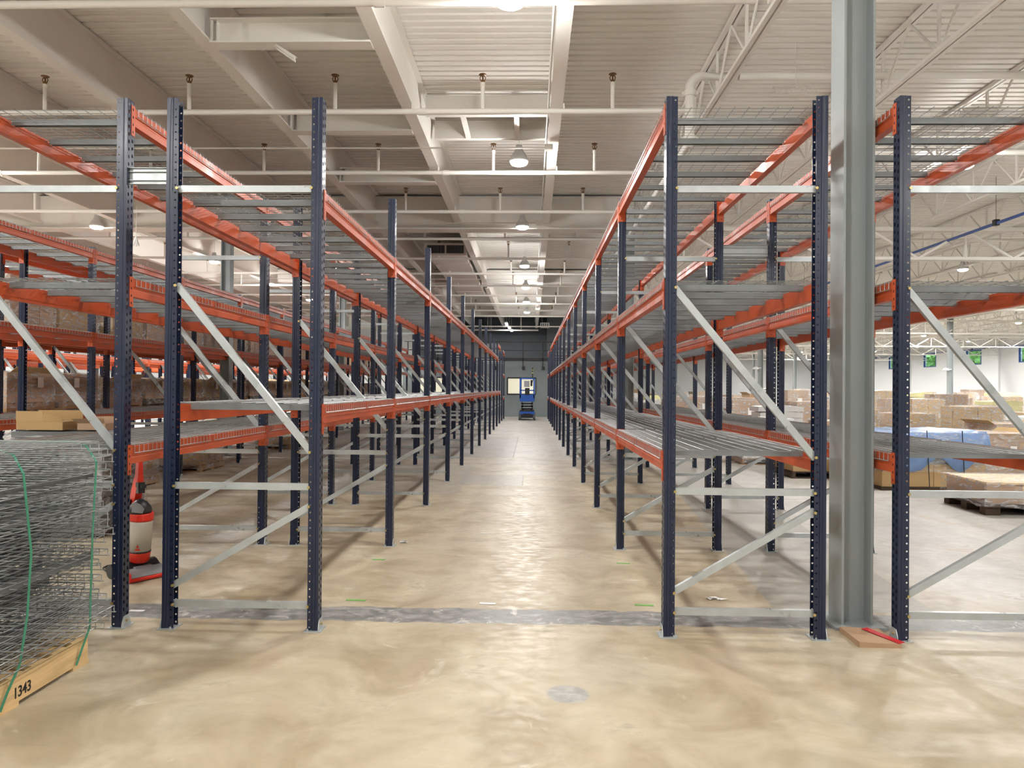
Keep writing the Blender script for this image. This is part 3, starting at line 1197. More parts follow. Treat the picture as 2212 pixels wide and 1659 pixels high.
# cable tail hanging left
b = MB()
b.tube([(0, 0, .0), (.004, 0, .62)], .005, 6)
for k in range(7):
    a = k * .9
    b.tube([(0, 0, 0), (.03 * math.cos(a), .03 * math.sin(a), -.08), (.065 * math.cos(a), .05 * math.sin(a), -.17 - .01 * (k % 3))], .011, 6)
o = b.build('cable_tail', M['paper'], None, (-8.05, 14.2, 4.62))
tag(o, 'white frayed cable bundle hanging from the ceiling at left', 'cable')

# ------------------------------------------------------------------ stack of wire decks on the pallet
PXR, PYF = -2.535, 4.03
pal = thing('pallet', 'new pale wooden pallet stencilled 1343 under the wire decks', 'pallet', (PXR - .56, PYF - .62, 0), 0)
b = MB()
for s in (-.53, 0, .53):
    b.box(s - .02 if s <= 0 else s, s + .02 if s < .5 else s + .025, -.62, .62, .022, .125 if s < .5 else .145)
b.build('stringer', M['wood'], pal)
for yy in (-.56, 0, .56):
    b = MB()
    b.box(-.555, .555, yy - .07, yy + .07, 0, .022)
    b.build('bottom_board', M['wood'], pal)
for k in range(8):
    b = MB()
    yy = -.57 + .163 * k
    b.box(-.53, .528, yy - .05, yy + .05, .125, .147)
    b.build('top_board', M['wood'], pal)
fc = bpy.data.curves.new('stencil_number', 'FONT')
fc.body = '1343'
fc.size = .075
fc.extrude = .0008
fc.offset = .0012
fc.materials.append(M['black'])
tmp = bpy.data.objects.new('stencil_number', fc)
COL.objects.link(tmp)
bpy.context.view_layer.update()
tme = bpy.data.meshes.new_from_object(tmp.evaluated_get(bpy.context.evaluated_depsgraph_get()))
bpy.data.objects.remove(tmp)
t = put('stencil_number', tme, pal)
t.rotation_euler = (PI / 2, 0, PI / 2)
t.location = (.556, .03, .045)
t.scale = (.85, 1, 1)

LW = 1.165
CHD = chan_mb().mesh('support_channel', [M['channel_dark']])
NS = 26
zst = .149
for i in range(NS):
    top = NS - i
    lb = {1: 'galvanised wire deck on top of the strapped stack at left', NS: 'bottom galvanised wire deck of the strapped stack, lying on the pallet'}.get(
        top, 'galvanised wire deck in the strapped stack at left, %s from the top' % (ORD[top - 1] if top <= 30 else str(top)))
    jx, jy, ja = rng.uniform(-.03, .02), rng.uniform(-.07, .06), rng.uniform(-.012, .012)
    if 14 < i < 24:
        jy += .02
    if 4 < i < 13:
        jx -= rng.uniform(0, .05)
    root = thing('wire_deck', lb, 'wire deck', (PXR - .53 + jx, PYF - .42 + jy, zst + .041), 0, 'wire decks stacked on the pallet')
    root.rotation_euler = (rng.uniform(-.004, .004), rng.uniform(-.004, .004), PI / 2 + ja)
    me = put('wire_mesh', dkw, root, (0, -LW / 2, 0))
    me.scale = (1, .93, 1)
    for q in (-.46 if i in (3, 10, 17, 21) else -.22, .08, .40):
        put('support_channel', CHD, root, (0, q + rng.uniform(-.07, .07), -.001))
    zst += .0428
ZTOP = zst
for i, (yy, lb) in enumerate(((PYF - .03, 'green plastic strap around the far end of the wire deck stack'),
                              (PYF - .60, 'green plastic strap around the near side of the wire deck stack'))):
    b = MB()
    dx, lean = .048, [-.03, .045][i]
    path = [(-1.12, yy + .1, ZTOP + .0), (-.10, yy + .02, ZTOP + .012), (-.01, yy, ZTOP - .01), (dx, yy - lean * .2, ZTOP - .1), (dx + .005, yy + lean, ZTOP - .5),
            (dx - .005, yy + lean * .8, .45), (dx - .02, yy + lean * .2, .22), (.012, yy - .05, .11), (.006, yy - .09, .03)]
    for p, q in zip(path[:-1], path[1:]):
        b.bar(p, q, .016, .0016, 0, (1, 0, .2) if abs(p[2] - q[2]) > .05 else (0, 0, 1))
    tag(b.build('strap', M['strap'], None, (PXR, 0, 0)), lb, 'strap')


# ------------------------------------------------------------------ cartons and pallets
def pallet_mesh(w, d, mname='oldwood'):
    b = MB()
    for s in (-w / 2 + .03, 0, w / 2 - .03):
        b.box(s - .03, s + .03, -d / 2, d / 2, .02, .11)
    for yy in (-d / 2 + .05, 0, d / 2 - .05):
        b.box(-w / 2, w / 2, yy - .05, yy + .05, 0, .02)
    n = 7
    for k in range(n):
        yy = -d / 2 + .05 + (d - .1) * k / (n - 1)
        b.box(-w / 2, w / 2, yy - .045, yy + .045, .11, .13)
    return b, M[mname]


def carton(b, x0, x1, y0, y1, z0, z1, m=0):
    b.box(x0, x1, y0, y1, z0, z1, m)
    b.box(x0 - .001, x1 + .001, (y0 + y1) / 2 - .025, (y0 + y1) / 2 + .025, z1 - .05, z1 + .001, m)


def film_mb(w, d, z0, z1, rg, amp=.02):
    b = MB()
    nx = 7
    ring = []
    for side in range(4):
        for k in range(nx):
            t = k / nx
            x, y_ = [(-w / 2 + w * t, -d / 2), (w / 2, -d / 2 + d * t), (w / 2 - w * t, d / 2), (-w / 2, d / 2 - d * t)][side]
            ring.append((x, y_))
    n = len(ring)
    nz = 7
    vs = []
    for j in range(nz + 1):
        for x, y_ in ring:
            a = 1 + rg.uniform(.004, amp) * (1.6 if j == 0 else 1)
            vs.append((x * a, y_ * a, z0 + (z1 - z0) * j / nz + (rg.uniform(-.02, .02) if 0 < j < nz else (rg.uniform(-.03, .02) if j == 0 else .006))))
    fs = [(j * n + k, j * n + (k + 1) % n, (j + 1) * n + (k + 1) % n, (j + 1) * n + k) for j in range(nz) for k in range(n)]
    b.add(vs, fs, 0, False)
    # draped top
    tb = [(x * .55, y_ * .55, z1 + rg.uniform(.006, .03)) for x, y_ in ring] + [(0, 0, z1 + .015)]
    o = len(b.v)
    b.add([vs[nz * n + k] for k in range(n)] + tb, [(k, (k + 1) % n, n + (k + 1) % n, n + k) for k in range(n)] + [(n + k, n + (k + 1) % n, 2 * n) for k in range(n)])
    return b


def load_parts(w, d, h, style, rg, far_):
    """returns list of (part name, MB, materials)"""
    out = []
    pb, pm = pallet_mesh(w + .04, d + .04, rg.choice(['oldwood', 'oldwood', 'darkwood']))
    out.append(('pallet', pb, [pm]))
    z0 = .13
    boxes = []
    if style in ('cartons', 'mixed'):
        nx, ny = rg.choice([(2, 2), (3, 2), (2, 3)])
        nz = max(1, round(h / rg.choice([.3, .36, .45])))
        kk = rg.choice(['kraft', 'kraft2', 'kraft3'])
        for iz in range(nz):
            for ix in range(nx):
                for iy in range(ny):
                    if iz == nz - 1 and nz > 1 and rg.random() < (.35 if style == 'mixed' else .1):
                        continue
                    b = MB()
                    gx, gy = w / nx, d / ny
                    ins = rg.uniform(.002, .012)
                    carton(b, -w / 2 + gx * ix + ins, -w / 2 + gx * (ix + 1) - ins, -d / 2 + gy * iy + ins, -d / 2 + gy * (iy + 1) - ins,
                           z0 + h / nz * iz + .001, z0 + h / nz * (iz + 1))
                    boxes.append(('carton', b, [M[kk if style == 'cartons' else rg.choice(['kraft', 'kraft2', 'kraft3'])]]))
    elif style == 'gaylord':
        b = MB()
        b.box(-w / 2, w / 2, -d / 2, d / 2, z0, z0 + h)
        boxes.append(('carton', b, [M[rg.choice(['kraft', 'kraft3', 'kraft2'])]]))
        b = MB()
        for s in (-1, 1):
            b.bar((-w / 2, s * d / 2, z0 + h), (w / 2, s * d / 2, z0 + h + .002), .01, .02)
            b.bar((s * w / 2, 0, z0 + h - .005), (s * w * .62, 0, z0 + h + .08), d * .9, .006)
        boxes.append(('flap', b, [M['kraft3']]))
    elif style == 'white':
        nz = max(1, round(h / .28))
        for iz in range(nz):
            for ix in range(2):
                b = MB()
                b.box(-w / 2 + w / 2 * ix + .01, w / 2 * ix - .01, -d / 2, d / 2, z0 + h / nz * iz + .004, z0 + h / nz * (iz + 1))
                boxes.append(('white_box', b, [M['whiteplastic']]))
    elif style in ('bags', 'foam', 'grey'):
        mm = {'bags': 'whiteplastic', 'foam': 'yellowfoam', 'grey': 'greywrap'}[style]
        b = MB()
        b.box(-w / 2, w / 2, -d / 2, d / 2, z0, z0 + h * .55)
        boxes.append(('carton', b, [M['kraft3' if style != 'grey' else 'kraft']]))
        for k in range(3):
            b = MB()
            zz = z0 + h * .55 + h * .15 * k
            e = rg.uniform(-.05, .08)
            pts = [(-w / 2 - e, zz), (w / 2 + e * .5, zz + rg.uniform(0, .02)), (w / 2 + e * .4, zz + h * .13), (w * .1, zz + h * .16), (-w / 2 - e * .6, zz + h * .12)]
            b.prism(pts, -d / 2 - .02, d / 2 + .03, 'y')
            boxes.append(('sheet_bundle', b, [M[mm]]))
    if far_:
        t, mats = MB(), []
        for nme, bb, mm in [out[0]] + boxes:
            if mm[0] not in mats:
                mats.append(mm[0])
            merge(t, bb, (0, 0, 0), mats.index(mm[0]))
        mats.append(M['film'])
        if style in ('cartons', 'mixed', 'white', 'grey'):
            merge(t, film_mb(w + .03, d + .03, .06, z0 + h + .005, rg), (0, 0, 0), len(mats) - 1)
        mats.append(M['paper'])
        if rg.random() < .6:
            t.box(-.1, .1, -d / 2 - .035, -d / 2 - .03, z0 + h * .6, z0 + h * .6 + .22, len(mats) - 1)
        return [('load', t, mats)]
    out += boxes
    if style in ('cartons', 'mixed', 'white', 'grey', 'gaylord'):
        out.append(('stretch_film', film_mb(w + .03, d + .03, .05, z0 + h + .005, rg), [M['film']]))
    b = MB()
    lx = rg.uniform(-w * .3, w * .2)
    b.box(lx, lx + .12, -d / 2 - .042, -d / 2 - .038, z0 + h * .5, z0 + h * .5 + .15)
    out.append(('paper_label', b, [M['paper']]))
    b = MB()
    b.box(w / 2 + .038, w / 2 + .042, lx, lx + .12, z0 + h * .5, z0 + h * .5 + .15)
    out.append(('paper_label', b, [M['paper']]))
    return out


STYLE_NAME = {'cartons': 'wrapped brown cartons', 'mixed': 'wrapped uneven brown boxes', 'gaylord': 'single big brown box',
              'white': 'wrapped white boxes', 'bags': 'brown box under white sheets', 'foam': 'brown box under yellow foam', 'grey': 'load in grey plastic'}


def load(x, yy, z, w, d, h, style, label, rz=0., far_=False, group='wrapped pallet loads'):
    rg = random.Random(int(x * 97 + yy * 31 + z * 7))
    parts = load_parts(w, d, h, style, rg, far_)
    if far_:
        o = parts[0][1].build('pallet_load', parts[0][2], None, (x, yy, z), rz)
        return tag(o, label, 'pallet load', group)
    root = thing('pallet_load', label, 'pallet load', (x, yy, z), rz, group)
    for nme, bb, mm in parts:
        bb.build(nme, mm, root)
    return root


# loads on the racks beyond the left side aisle
for lev, z, hs in (('low', 1.208, (.38, .46)), ('middle', 2.333, (.62, .78))):
    idx = 0
    for k in range(2, 12):
        for q in (0, 1):
            yy = Y0 + BAY * k + .68 + q * 1.13
            rg = random.Random(k * 10 + q + int(z * 5))
            if k > 8 and rg.random() < .35:
                continue
            st = rg.choice(['cartons', 'gaylord', 'gaylord', 'cartons', 'mixed'])
            h_ = rg.uniform(*hs)
            load(-7.87, yy, z, rg.uniform(.9, 1.0), rg.uniform(.92, 1.02), h_, st,
                 '%s on %s shelf of left racks, %s from the front' % (STYLE_NAME[st], lev, ORD[idx]), 0, k > 6, 'pallet loads on the left racks')
            idx += 1

# the pallet area on the right
rows = [(16.0, 5.1, 12.5, 1.75, .95), (19.4, 5.0, 15.5, 1.75, 1.1), (23.2, 4.9, 19, 1.8, 1.25), (28.0, 4.8, 23.5, 1.85, 1.35), (34.3, 4.8, 29, 2.0, 1.45), (42.0, 4.8, 35.5, 2.2, 1.5), (51.5, 4.8, 36.5, 2.4, 1.55), (64.0, 4.8, 36.5, 2.7, 1.6)]
for ri, (yy, xa_, xb_, st_, hm) in enumerate(rows):
    x, i = xa_, 0
    while x < xb_:
        rg = random.Random(ri * 100 + i)
        style = rg.choice(['cartons', 'cartons', 'mixed', 'gaylord', 'white', 'bags', 'cartons', 'grey', 'mixed', 'bags', 'foam', 'mixed'])
        if (ri, i) == (0, 0):
            style = 'white'
        if not (min(abs(x - 2.215 - 9.65 * q_) for q_ in (0, 1, 2)) < .95 and abs(yy - 16.0) < 1.2):
            h_ = hm * rg.uniform(.72, 1.14) - .13
            if ri == 0:
                h_ = min(h_, .95)
            load(x, yy + rg.uniform(-.4, .4), 0, rg.uniform(1.0, 1.2), rg.uniform(1.0, 1.2), h_, style,
                 '%s on a pallet, %s from left, %s row back' % (STYLE_NAME[style], ORD[i], ORD[ri + 1]), rg.uniform(-.1, .1), ri > 1)
        x += st_ * rg.uniform(.85, 1.15)
        i += 1
# nearer pieces by the walkway
load(8.35, 13.4, 0, 1.15, 1.1, .72, 'gaylord', 'big brown box with white papers beside the blue tarp pile', .08)
load(9.9, 13.1, 0, 1.15, 1.1, .85, 'cartons', 'shrink-wrapped brown cartons at the right edge behind the wooden crate', -.05)
load(8.9, 11.2, 0, 1.1, 1.1, .5, 'mixed', 'low wrapped boxes right of the blue tarp pile', .05)
load(5.3, 13.6, 0, 1.1, 1.05, .55, 'foam', 'low pallet with pale yellow foam left of the blue tarp pile', .05)

# blue tarp pile
root = thing('tarp_pile', 'brown cartons under blue plastic sheet with black straps on floor', 'tarp pile', (6.5, 12.3, 0), .03)
b = MB()
b.box(-.85, .85, -.65, .65, 0, .06)
b.build('skid', M['darkwood'], root)
for k in range(4):
    b = MB()
    b.box(-.84 + .42 * k + .004, -.84 + .42 * (k + 1) - .004, -.64, .64, .06, .42)
    b.build('carton', M['kraft3'], root)
b = MB()
b.box(-.8, .82, -.6, .6, .42, .88)
b.build('grey_bundle', M['greywrap'], root)
b = MB()
rg = random.Random(5)
ng = 15
vs, fs = [], []
for j in range(6):
    for i in range(ng):
        x = -.86 + 1.76 * i / (ng - 1)
        zz = [.955, .95, .90, .72, .56, .42 + .12 * math.sin(i * 1.1) - (.1 if i < 4 else 0)][j]
        yy = [.6, -.2, -.62, -.66, -.68, -.70][j]
        vs.append((x + rg.uniform(-.01, .01), yy + rg.uniform(-.02, .012), zz + rg.uniform(-.012, .014)))
fs = [(j * ng + i, j * ng + i + 1, (j + 1) * ng + i + 1, (j + 1) * ng + i) for j in range(5) for i in range(ng - 1)]
b.add(vs, fs, 0, True)
vs2 = []
for j in range(5):
    for i in range(5):
        vs2.append(([.87, .89, .90, .91, .92][j] + rg.uniform(-.01, .02), -.62 + 1.2 * i / 4, [.95, .86, .72, .56, .48][j] + rg.uniform(-.02, .02)))
b.add(vs2, [(j * 5 + i, j * 5 + i + 1, j * 5 + i + 6, j * 5 + i + 5) for j in range(4) for i in range(4)], 0, True)
o = b.build('plastic_sheet', M['bluetarp'], root)
sm = o.modifiers.new('solid', 'SOLIDIFY')
sm.thickness = .004
for x in (-.6, -.15, .42):
    b = MB()
    b.bar((x, -.70, .97), (x + .04, -.715, .05), .014, .003, 0, (0, 1, 0))
    b.bar((x, -.70, .97), (x, .6, .975), .014, .003)
    b.build('strap_band', M['strapblack'], root)
b = MB()
merge(b, film_mb(1.72, 1.34, .3, .93, rg, .03))
b.build('stretch_film', M['film'], root)

# wrapped crate on a dark pallet
root = thing('wooden_crate', 'pale plywood crate wrapped in film on a dark plastic pallet', 'crate', (6.75, 9.85, 0), -.06)
b = MB()
for sx in (-.72, 0, .72):
    for sy in (-.45, 0, .45):
        b.box(sx - .09, sx + .09, sy - .07, sy + .07, 0, .1)
b.box(-.82, .82, -.54, .54, .1, .145)
b.build('pallet', M['darkwood'], root)
b = MB()
b.box(-.78, .78, -.5, .5, .147, .40)
b.box(-.80, .80, -.52, .52, .40, .425)
b.build('crate_body', M['crate'], root)
b = MB()
b.box(-.783, -.35, -.503, -.497, .15, .40)
b.box(-.785, -.779, -.5, .5, .15, .40)
b.build('carton_panel', M['kraft'], root)
film_mb(1.66, 1.1, .12, .43, random.Random(3), .03).build('stretch_film', M['film'], root)
load(6.55, 8.2, 0, 1.1, .9, .22, 'cartons', 'low wrapped cartons on a pallet nearest the right picture edge', -.05)

# cardboard at the foot of the near column
root = thing('flattened_carton', 'flattened brown carton with red printed edge at the column foot', 'carton', (2.2, 4.63, 0), 0)
b = MB()
b.prism([(-.14, 0), (.12, 0), (.12, .025), (-.14, .035)], -.14, .15, 'y')
b.build('carton_sheet', M['kraft'], root)
b = MB()
b.bar((.01, .12, .036), (.125, -.13, .03), .05, .004)
b.build('red_edge', M['redprint'], root)

# things standing behind the wire deck stack
load_ = thing('sheet_stack', 'stack of grey metal sheets on a pallet behind the wire decks', 'sheet stack', (-5.0, 7.75, 0), .02)
pb, pm = pallet_mesh(1.0, .9, 'darkwood')
pb.build('pallet', pm, load_)
for k in range(14):
    b = MB()
    e = rng.uniform(-.015, .015)
    b.box(-.48 + e, .48 + e, -.42, .42, .132 + .07 * k, .132 + .07 * k + .062)
    b.build('metal_sheet_bundle', M['channel_dark'], load_)
film_mb(1.02, .9, .06, 1.06, random.Random(8), .02).build('stretch_film', M['film'], load_)
ZS = 1.118
bx = thing('open_carton', 'open tan cardboard box with raised flaps behind the wire decks', 'carton', (-5.2, 7.55, ZS), 0)
b = MB()
b.box(-.25, .25, -.17, .17, 0, .09)
b.build('carton_body', M['kraft3'], bx)
b = MB()
b.box(-.25, .04, -.176, -.171, .09, .2)
b.build('carton_flap', M['kraft3'], bx)
b = MB()
b.add([(.04, -.175, .09), (.25, -.175, .09), (.25, -.185, .13), (.12, -.19, .17), (.04, -.19, .16)], [(0, 1, 2, 3, 4)])
b.build('carton_flap', M['kraft3'], bx)
b = MB()
b.box(-.25, .25, .171, .176, .09, .2)
b.build('carton_flap', M['kraft3'], bx)
sc_ = thing('open_carton', 'small open carton right of the tan box behind wire decks', 'carton', (-4.7, 7.6, ZS), 0)
b = MB()
b.box(-.15, .15, -.13, .13, 0, .07)
b.build('carton_body', M['kraft2'], sc_)
for y0, y1, z1 in ((-.13, -.2, .13), (.13, .19, .14)):
    b = MB()
    b.add([(-.15, y0, .07), (.15, y0, .07), (.18, y1, z1), (-.17, y1, z1 - .01)], [(0, 1, 2, 3)])
    b.build('carton_flap', M['kraft2'], sc_)
load(-6.55, 11.0, 0, .85, 1.0, .62, 'grey', 'grey plastic-wrapped load on floor under left rack shelf, nearer', 0, False, 'floor loads under the left racks')
load(-6.55, 13.5, 0, .85, 1.0, .6, 'mixed', 'wrapped brown boxes on floor under left rack shelf, second', 0, False, 'floor loads under the left racks')
load(-6.55, 18.4, 0, .85, 1.0, .66, 'cartons', 'wrapped brown cartons on floor under left rack shelf, third', 0, True, 'floor loads under the left racks')

# ------------------------------------------------------------------ upright vacuum
vac = thing('vacuum_cleaner', 'red and white upright vacuum cleaner standing under the left rack', 'vacuum cleaner', (-3.235, 5.84, 0), math.radians(-34.8))
b = MB()
pr = [(-.15, .02), (.06, .02), (.09, .03), (.09, .075), (.02, .09), (-.05, .13), (-.13, .12), (-.15, .07)]
b.prism(pr, -.15, .15, 'y')
b.build('foot_body', M['vacblack'], vac)
b = MB()
b.prism([(.05, .012), (.15, .012), (.155, .03), (.148, .04), (.05, .035)], -.165, .165, 'y')
b.prism([(.05, .04), (.148, .04), (.14, .075), (.09, .088)], -.165, -.15, 'y')
b.prism([(.05, .04), (.148, .04), (.14, .075), (.09, .088)], .15, .165, 'y')
b.build('front_bumper', M['vacred'], vac)
b = MB()
b.prism([(.06, .036), (.145, .042), (.138, .07), (.09, .086), (.03, .094)], -.148, .148, 'y')
b.build('brush_window', M['vacgrey'], vac)
b = MB()
b.box(-.02, .05, -.07, .07, .085, .1)
b.build('foot_panel', M['vacgrey'], vac)
for s in (-1, 1):
    b = MB()
    b.tube([(-.15, s * .15, .06), (-.15, s * .185, .06)], .058, 20)
    b.build('wheel', M['vacblack'], vac)
rot = Matrix.Rotation(math.radians(4), 4, 'Y')


def leanb(b):
    b.v = [tuple((rot @ Vector(p))) for p in b.v]
    return b


def canister(prof, mname, nme, c=(-.045, 0, 0), sx=1, sy=1):
    b = MB()
    b.lathe(prof, 28, c, 0, True, sx, sy)
    return leanb(b).build(nme, M[mname], vac)


canister([(0, .12), (.06, .12), (.078, .14), (.084, .2), (.084, .212), (0, .212)], 'vacred', 'lower_cup')
canister([(0, .212), (.087, .212), (.087, .222), (0, .222)], 'vacblack', 'seal_ring')
canister([(0, .222), (.084, .222), (.092, .46), (.092, .475), (0, .475)], 'vacwhite', 'dust_bin')
canister([(0, .475), (.094, .475), (.095, .49), (.094, .53), (.09, .54), (0, .54)], 'vacred', 'upper_band')
canister([(0, .54), (.088, .54), (.09, .56), (.082, .59), (.055, .625), (.02, .65), (0, .652)], 'vacblack', 'motor_cap', (-.05, -.01, 0))
b = MB()
rv, vv, cc = Vector((.44, .89, 0)), Vector((.89, -.44, 0)), Vector((-.004, 0, 0))
hp = [(-.075, .56), (.005, .545), (.02, .58), (-.005, .615), (-.05, .64), (-.07, .635)]
b.add([cc + rv * p + vv * .068 + Vector((0, 0, z)) for p, z in hp] + [cc + rv * p + vv * .09 + Vector((0, 0, z)) for p, z in hp],
      [tuple(range(6)), tuple(range(11, 5, -1))] + [(i, (i + 1) % 6, 6 + (i + 1) % 6, 6 + i) for i in range(6)])
b.build('carry_handle', M['vacgrey'], vac)
b = MB()
for k, (x, z) in enumerate(((-.15, .16), (-.155, .5), (-.12, .66), (-.075, .78), (-.065, .9), (-.06, 1.0))):
    pass
path = [(-.125, .16), (-.13, .45), (-.125, .6), (-.075, .74), (-.055, .86), (-.05, 1.0)]
wid = [.05, .05, .052, .05, .034, .026]
th = [.03, .03, .045, .05, .034, .03]
rings = []
for (x, z), w_, t_ in zip(path, wid, th):
    rings.append([(x - t_, -w_ * .6, z), (x + t_, -w_ * .6, z + .01), (x + t_, w_ * .6, z + .01), (x - t_, w_ * .6, z)])
vs = [p for g in rings for p in g]
fs = [(0, 1, 2, 3), (20, 21, 22, 23)] + [(i * 4 + k, i * 4 + (k + 1) % 4, i * 4 + 4 + (k + 1) % 4, i * 4 + 4 + k) for i in range(5) for k in range(4)]
b.add(vs, fs)
o = b.build('spine_handle', M['vacred'], vac)
bm = o.modifiers.new('bevel', 'BEVEL')
bm.width, bm.segments = .008, 2
b = MB()
b.tube([(-.05, 0, .985), (-.1, 0, .99), (-.13, 0, .965), (-.12, 0, .93), (-.07, 0, .935)], .011, 8)
b.build('grip', M['vacblack'], vac)
b = MB()
b.box(-.05, -.005, -.03, .025, .70, .79)
b.box(-.01, .03, -.02, .02, .745, .775)
b.build('tool_clip', M['vacblack'], vac)
b = MB()
b.bar((-.1, 0, .76), (-.135, 0, .79), .02, .012)
b.bar((-.1, 0, .76), (-.13, 0, .745), .02, .012)
b.tube([(-.16, -.03, .62), (-.18, -.03, .63), (-.185, -.03, .68), (-.175, -.03, .70), (-.165, -.03, .68), (-.165, -.03, .63)], .007, 6)
b.bar((-.15, -.03, .62), (-.1, 0, .64), .016, .016)
b.build('cord_hook', M['vacblack'], vac)
b = MB()
b.tube([(-.12, -.045, .64), (-.165, -.05, .52), (-.175, -.05, .35), (-.165, -.05, .2), (-.12, -.04, .1)], .018, 10)
b.build('hose', M['vacblack'], vac)
b = MB()
c0 = Vector((-.045, 0, 0))
ang = math.radians(-38)


def onbin(a, z, rr=.0895):
    p = rot @ Vector((-.045 + rr * math.cos(a), rr * math.sin(a), z))
    return tuple(p)


b.add([onbin(ang - .12, .262), onbin(ang + .12, .262), onbin(ang, .29)], [(0, 1, 2)])
b.add([onbin(ang - .22, .238), onbin(ang + .22, .238), onbin(ang + .22, .25), onbin(ang - .22, .25)], [(0, 1, 2, 3)])
b.build('red_emblem', M['vacred'], vac)
b = MB()
pts = [(-.62, .06, .006)]
for k in range(40):
    a = k * .5
    pts.append((-.42 + .11 * math.cos(a) + .05 * math.sin(a * .37), .0 + .09 * math.sin(a) + .03 * math.cos(a * .5), .008 + .012 * (k / 40)))
pts.append((-.2, 0, .03))
pts.append((-.15, 0, .06))
b.tube(pts, .006, 6)
b.build('power_cord', M['vacblack'], vac)

# ------------------------------------------------------------------ scissor lift at the end of the aisle
lift = thing('scissor_lift', 'blue scissor lift parked at the far end of the aisle', 'lift', (-.19, 35.55, 0))
b = MB()
b.box(-.3, .3, 0, 1.7, .12, .42)
b.box(-.36, .36, .1, 1.6, .42, .5)
b.build('chassis', M['black'], lift)
b = MB()
b.box(-.36, .36, -.02, .08, .3, .44)
b.build('front_fascia', M['liftblue'], lift)
b = MB()
b.box(-.2, .2, -.05, 0, .14, .34)
b.build('battery_door', M['black'], lift)
for x in (-.36, .36):
    for yy in (.2, 1.5):
        b = MB()
        b.tube([(x - .06, yy, .19), (x + .06, yy, .19)], .19, 20)
        b.build('wheel', M['rubber'], lift)
for k in range(3):
    for s in (-1, 1):
        b = MB()
        z0 = .52 + .13 * k
        b.bar((s * .27, .15, z0), (s * .27, 1.55, z0 + .1), .05, .05)
        b.bar((s * .22, .15, z0 + .1), (s * .22, 1.55, z0), .05, .05)
        b.bar((-.3, .15, z0 + .05), (.3, .15, z0 + .05), .05, .05)
        b.build('scissor_arm', M['channel'] if k % 2 == 0 else M['black'], lift)
b = MB()
b.box(-.37, .37, -.02, 1.75, .94, 1.12)
b.box(-.37, .37, -.02, .0, 1.12, 1.3)
b.build('platform', M['liftblue'], lift)
for x, yy in ((-.35, 0), (.35, 0), (-.35, 1.7), (.35, 1.7), (-.35, .85), (.35, .85)):
    b = MB()
    b.box(x - .035, x + .035, yy - .02, yy + .02, 1.1, 2.12)
    b.build('rail_post', M['liftblue'], lift)
for z in (1.5, 2.1):
    b = MB()
    b.box(-.37, .37, 1.68, 1.72, z - .02, z + .02)
    b.box(-.37, -.33, 0, 1.7, z - .02, z + .02)
    b.box(.33, .37, 0, 1.7, z - .02, z + .02)
    if z < 2:
        b.box(-.37, .37, -.02, .02, z - .03, z + .03)
    else:
        b.box(-.37, .37, -.02, .02, z - .02, z + .02)
    b.build('guard_bar', M['liftblue'], lift)
b = MB()
b.box(-.11, .12, -.06, .08, 1.28, 1.62)
b.build('control_box', M['black'], lift)
b = MB()
b.box(-.16, .12, .02, .06, 1.66, 1.98)
b.build('notice_panel', M['vacgrey'], lift)
b = MB()
b.box(.16, .26, .1, .2, 1.72, 2.02)
b.bar((.2, .1, 1.7), (.3, .1, 2.06), .03, .03)
b.build('dark_equipment', M['black'], lift)
b = MB()
b.box(.24, .29, .02, .07, 2.1, 2.66)
b.build('mast', M['black'], lift)
for z in (2.36, 2.5):
    b = MB()
    b.box(.235, .295, .015, .075, z, z + .035)
    b.build('yellow_band', M['yellow'], lift)

# ------------------------------------------------------------------ marks and scraps on the floor
for i, (x, yy, w_, mname, lb) in enumerate((
        (-1.30, 5.30, .075, 'green', 'green tape strip on floor left of the cement band, nearest left rack'),
        (.85, 5.29, .07, 'green', 'green tape strip on floor by the right rack front'),
        (-1.40, 6.56, .06, 'green', 'faint green tape strip on floor by second left post'),
        (.86, 6.55, .06, 'green', 'faint green tape strip on floor near second right post'),
        (-.31, 5.27, .06, 'paper', 'white tape scrap on floor just beyond the cement band'),
        (-.49, 7.82, .055, 'paper', 'white tape scrap on floor in mid aisle'),
        (-2.78, 4.97, .05, 'paper', 'white paper scrap on cement band beside the left rack'),
        (-1.28, 7.3, .07, 'paper', 'crumpled white scrap at the foot of second left post'),
        (1.42, 5.47, .09, 'paper', 'crumpled clear wrap on floor under the right rack'))):
    b = MB()
    if 'crumpled' in lb:
        rg = random.Random(i)
        ps = [(rg.uniform(-w_, w_), rg.uniform(-.04, .04), rg.uniform(.001, .02)) for _ in range(12)]
        b.add(ps, [(k, k + 1, k + 2) for k in range(10)])
    else:
        b.box(-w_, w_, -.016, .016, 0, .002)
    o = b.build('tape_strip' if mname == 'green' else 'paper_scrap', M[mname], None, (x, yy, .001), rng.uniform(-.1, .1))
    tag(o, lb, 'tape' if mname == 'green' else 'scrap')

# ------------------------------------------------------------------ outside the right windows
b = MB()
b.box(XR + .5, XR + 40, -10, 120, -.6, -.4)
struct('ground_outside', b, M['lawn'], 'lawn outside the right-hand windows', 'lawn')


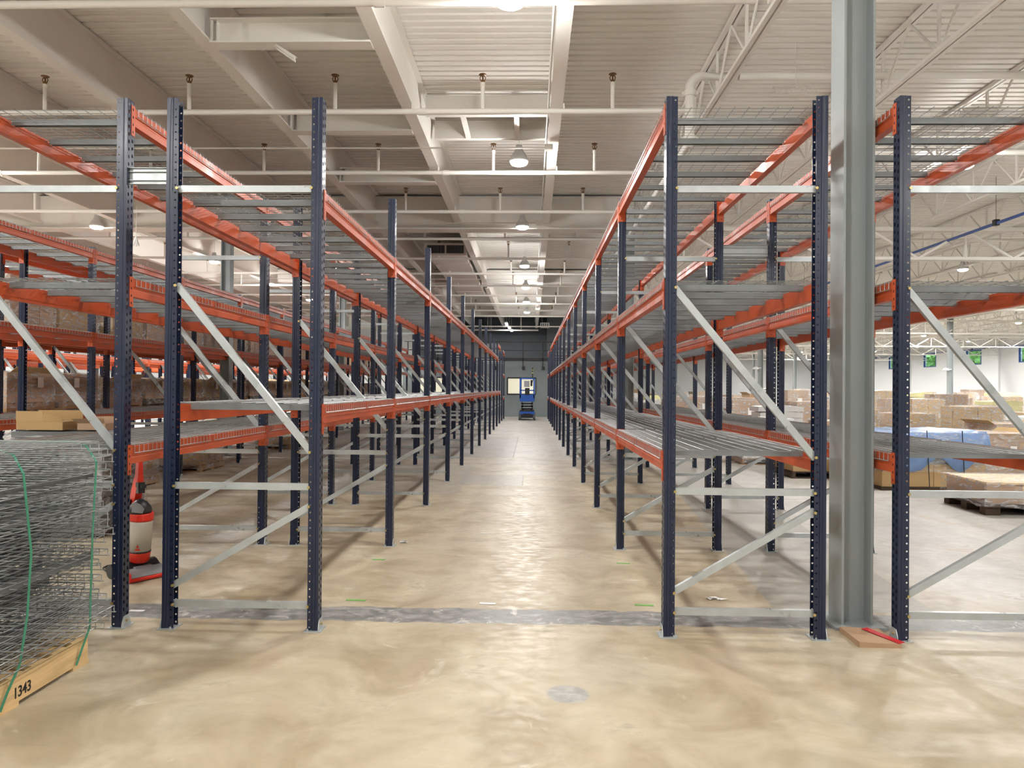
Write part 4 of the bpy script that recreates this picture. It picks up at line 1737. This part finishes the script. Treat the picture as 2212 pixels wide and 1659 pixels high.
def tree(x, yy, h, idx):
    root = thing('tree', 'leafy green tree outside the right wall windows, %s from the front' % ORD[idx], 'tree', (x, yy, -.4), 0, 'trees outside the windows')
    t_ = MB()
    t_.tube([(0, 0, 0), (.1, 0, h * .3), (0, .1, h * .8)], [.22, .16, .05], 8)
    t_.build('trunk', M['bark'], root)
    rg = random.Random(idx)
    c = MB()
    for k in range(1300):
        a, e, rr = rg.uniform(0, 2 * PI), rg.uniform(-.9, 1.3), rg.uniform(.6, 1)
        p = Vector((math.cos(a) * math.cos(e) * 2.4 * rr, math.sin(a) * math.cos(e) * 2.4 * rr, h * .62 + math.sin(e) * h * .38 * rr))
        u = Vector((rg.uniform(-1, 1), rg.uniform(-1, 1), rg.uniform(-1, 1))).normalized() * .42
        w_ = u.cross(Vector((rg.uniform(-1, 1), rg.uniform(-1, 1), rg.uniform(-1, 1)))).normalized() * .28
        c.add([p - u, p - w_, p + u, p + w_], [(0, 1, 2, 3)])
    c.build('foliage', M['leaf'], root)


for i in range(15):
    tree(43.5 + (i % 2) * 2.5, 52 + i * 4.6, 8 + (i % 3), i)

# ------------------------------------------------------------------ world and view
w = bpy.data.worlds.new('sky')
S.world = w
w.use_nodes = True
nt = w.node_tree
bg = nt.nodes['Background']
sky = nt.nodes.new('ShaderNodeTexSky')
sky.sky_type = 'HOSEK_WILKIE'
sky.turbidity = 4
sky.sun_direction = (-.3, -.5, .8)
nt.links.new(sky.outputs[0], bg.inputs[0])
bg.inputs[1].default_value = 15.0
S.view_settings.view_transform = 'Standard'
S.view_settings.look = 'None'
S.view_settings.gamma = 1
S.view_settings.use_curve_mapping = False
S.view_settings.exposure = EXPO

S.cycles.max_bounces = 4
S.cycles.diffuse_bounces = 3
S.cycles.glossy_bounces = 2
S.cycles.transmission_bounces = 2
S.cycles.transparent_max_bounces = 6
for k in ('lens', 'tube', 'blind'):
    M[k].cycles.emission_sampling = 'NONE'
S.cycles.caustics_reflective = False
S.cycles.caustics_refractive = False
S.cycles.use_light_tree = False
for l in bpy.data.lights:
    l.cycles.use_multiple_importance_sampling = False
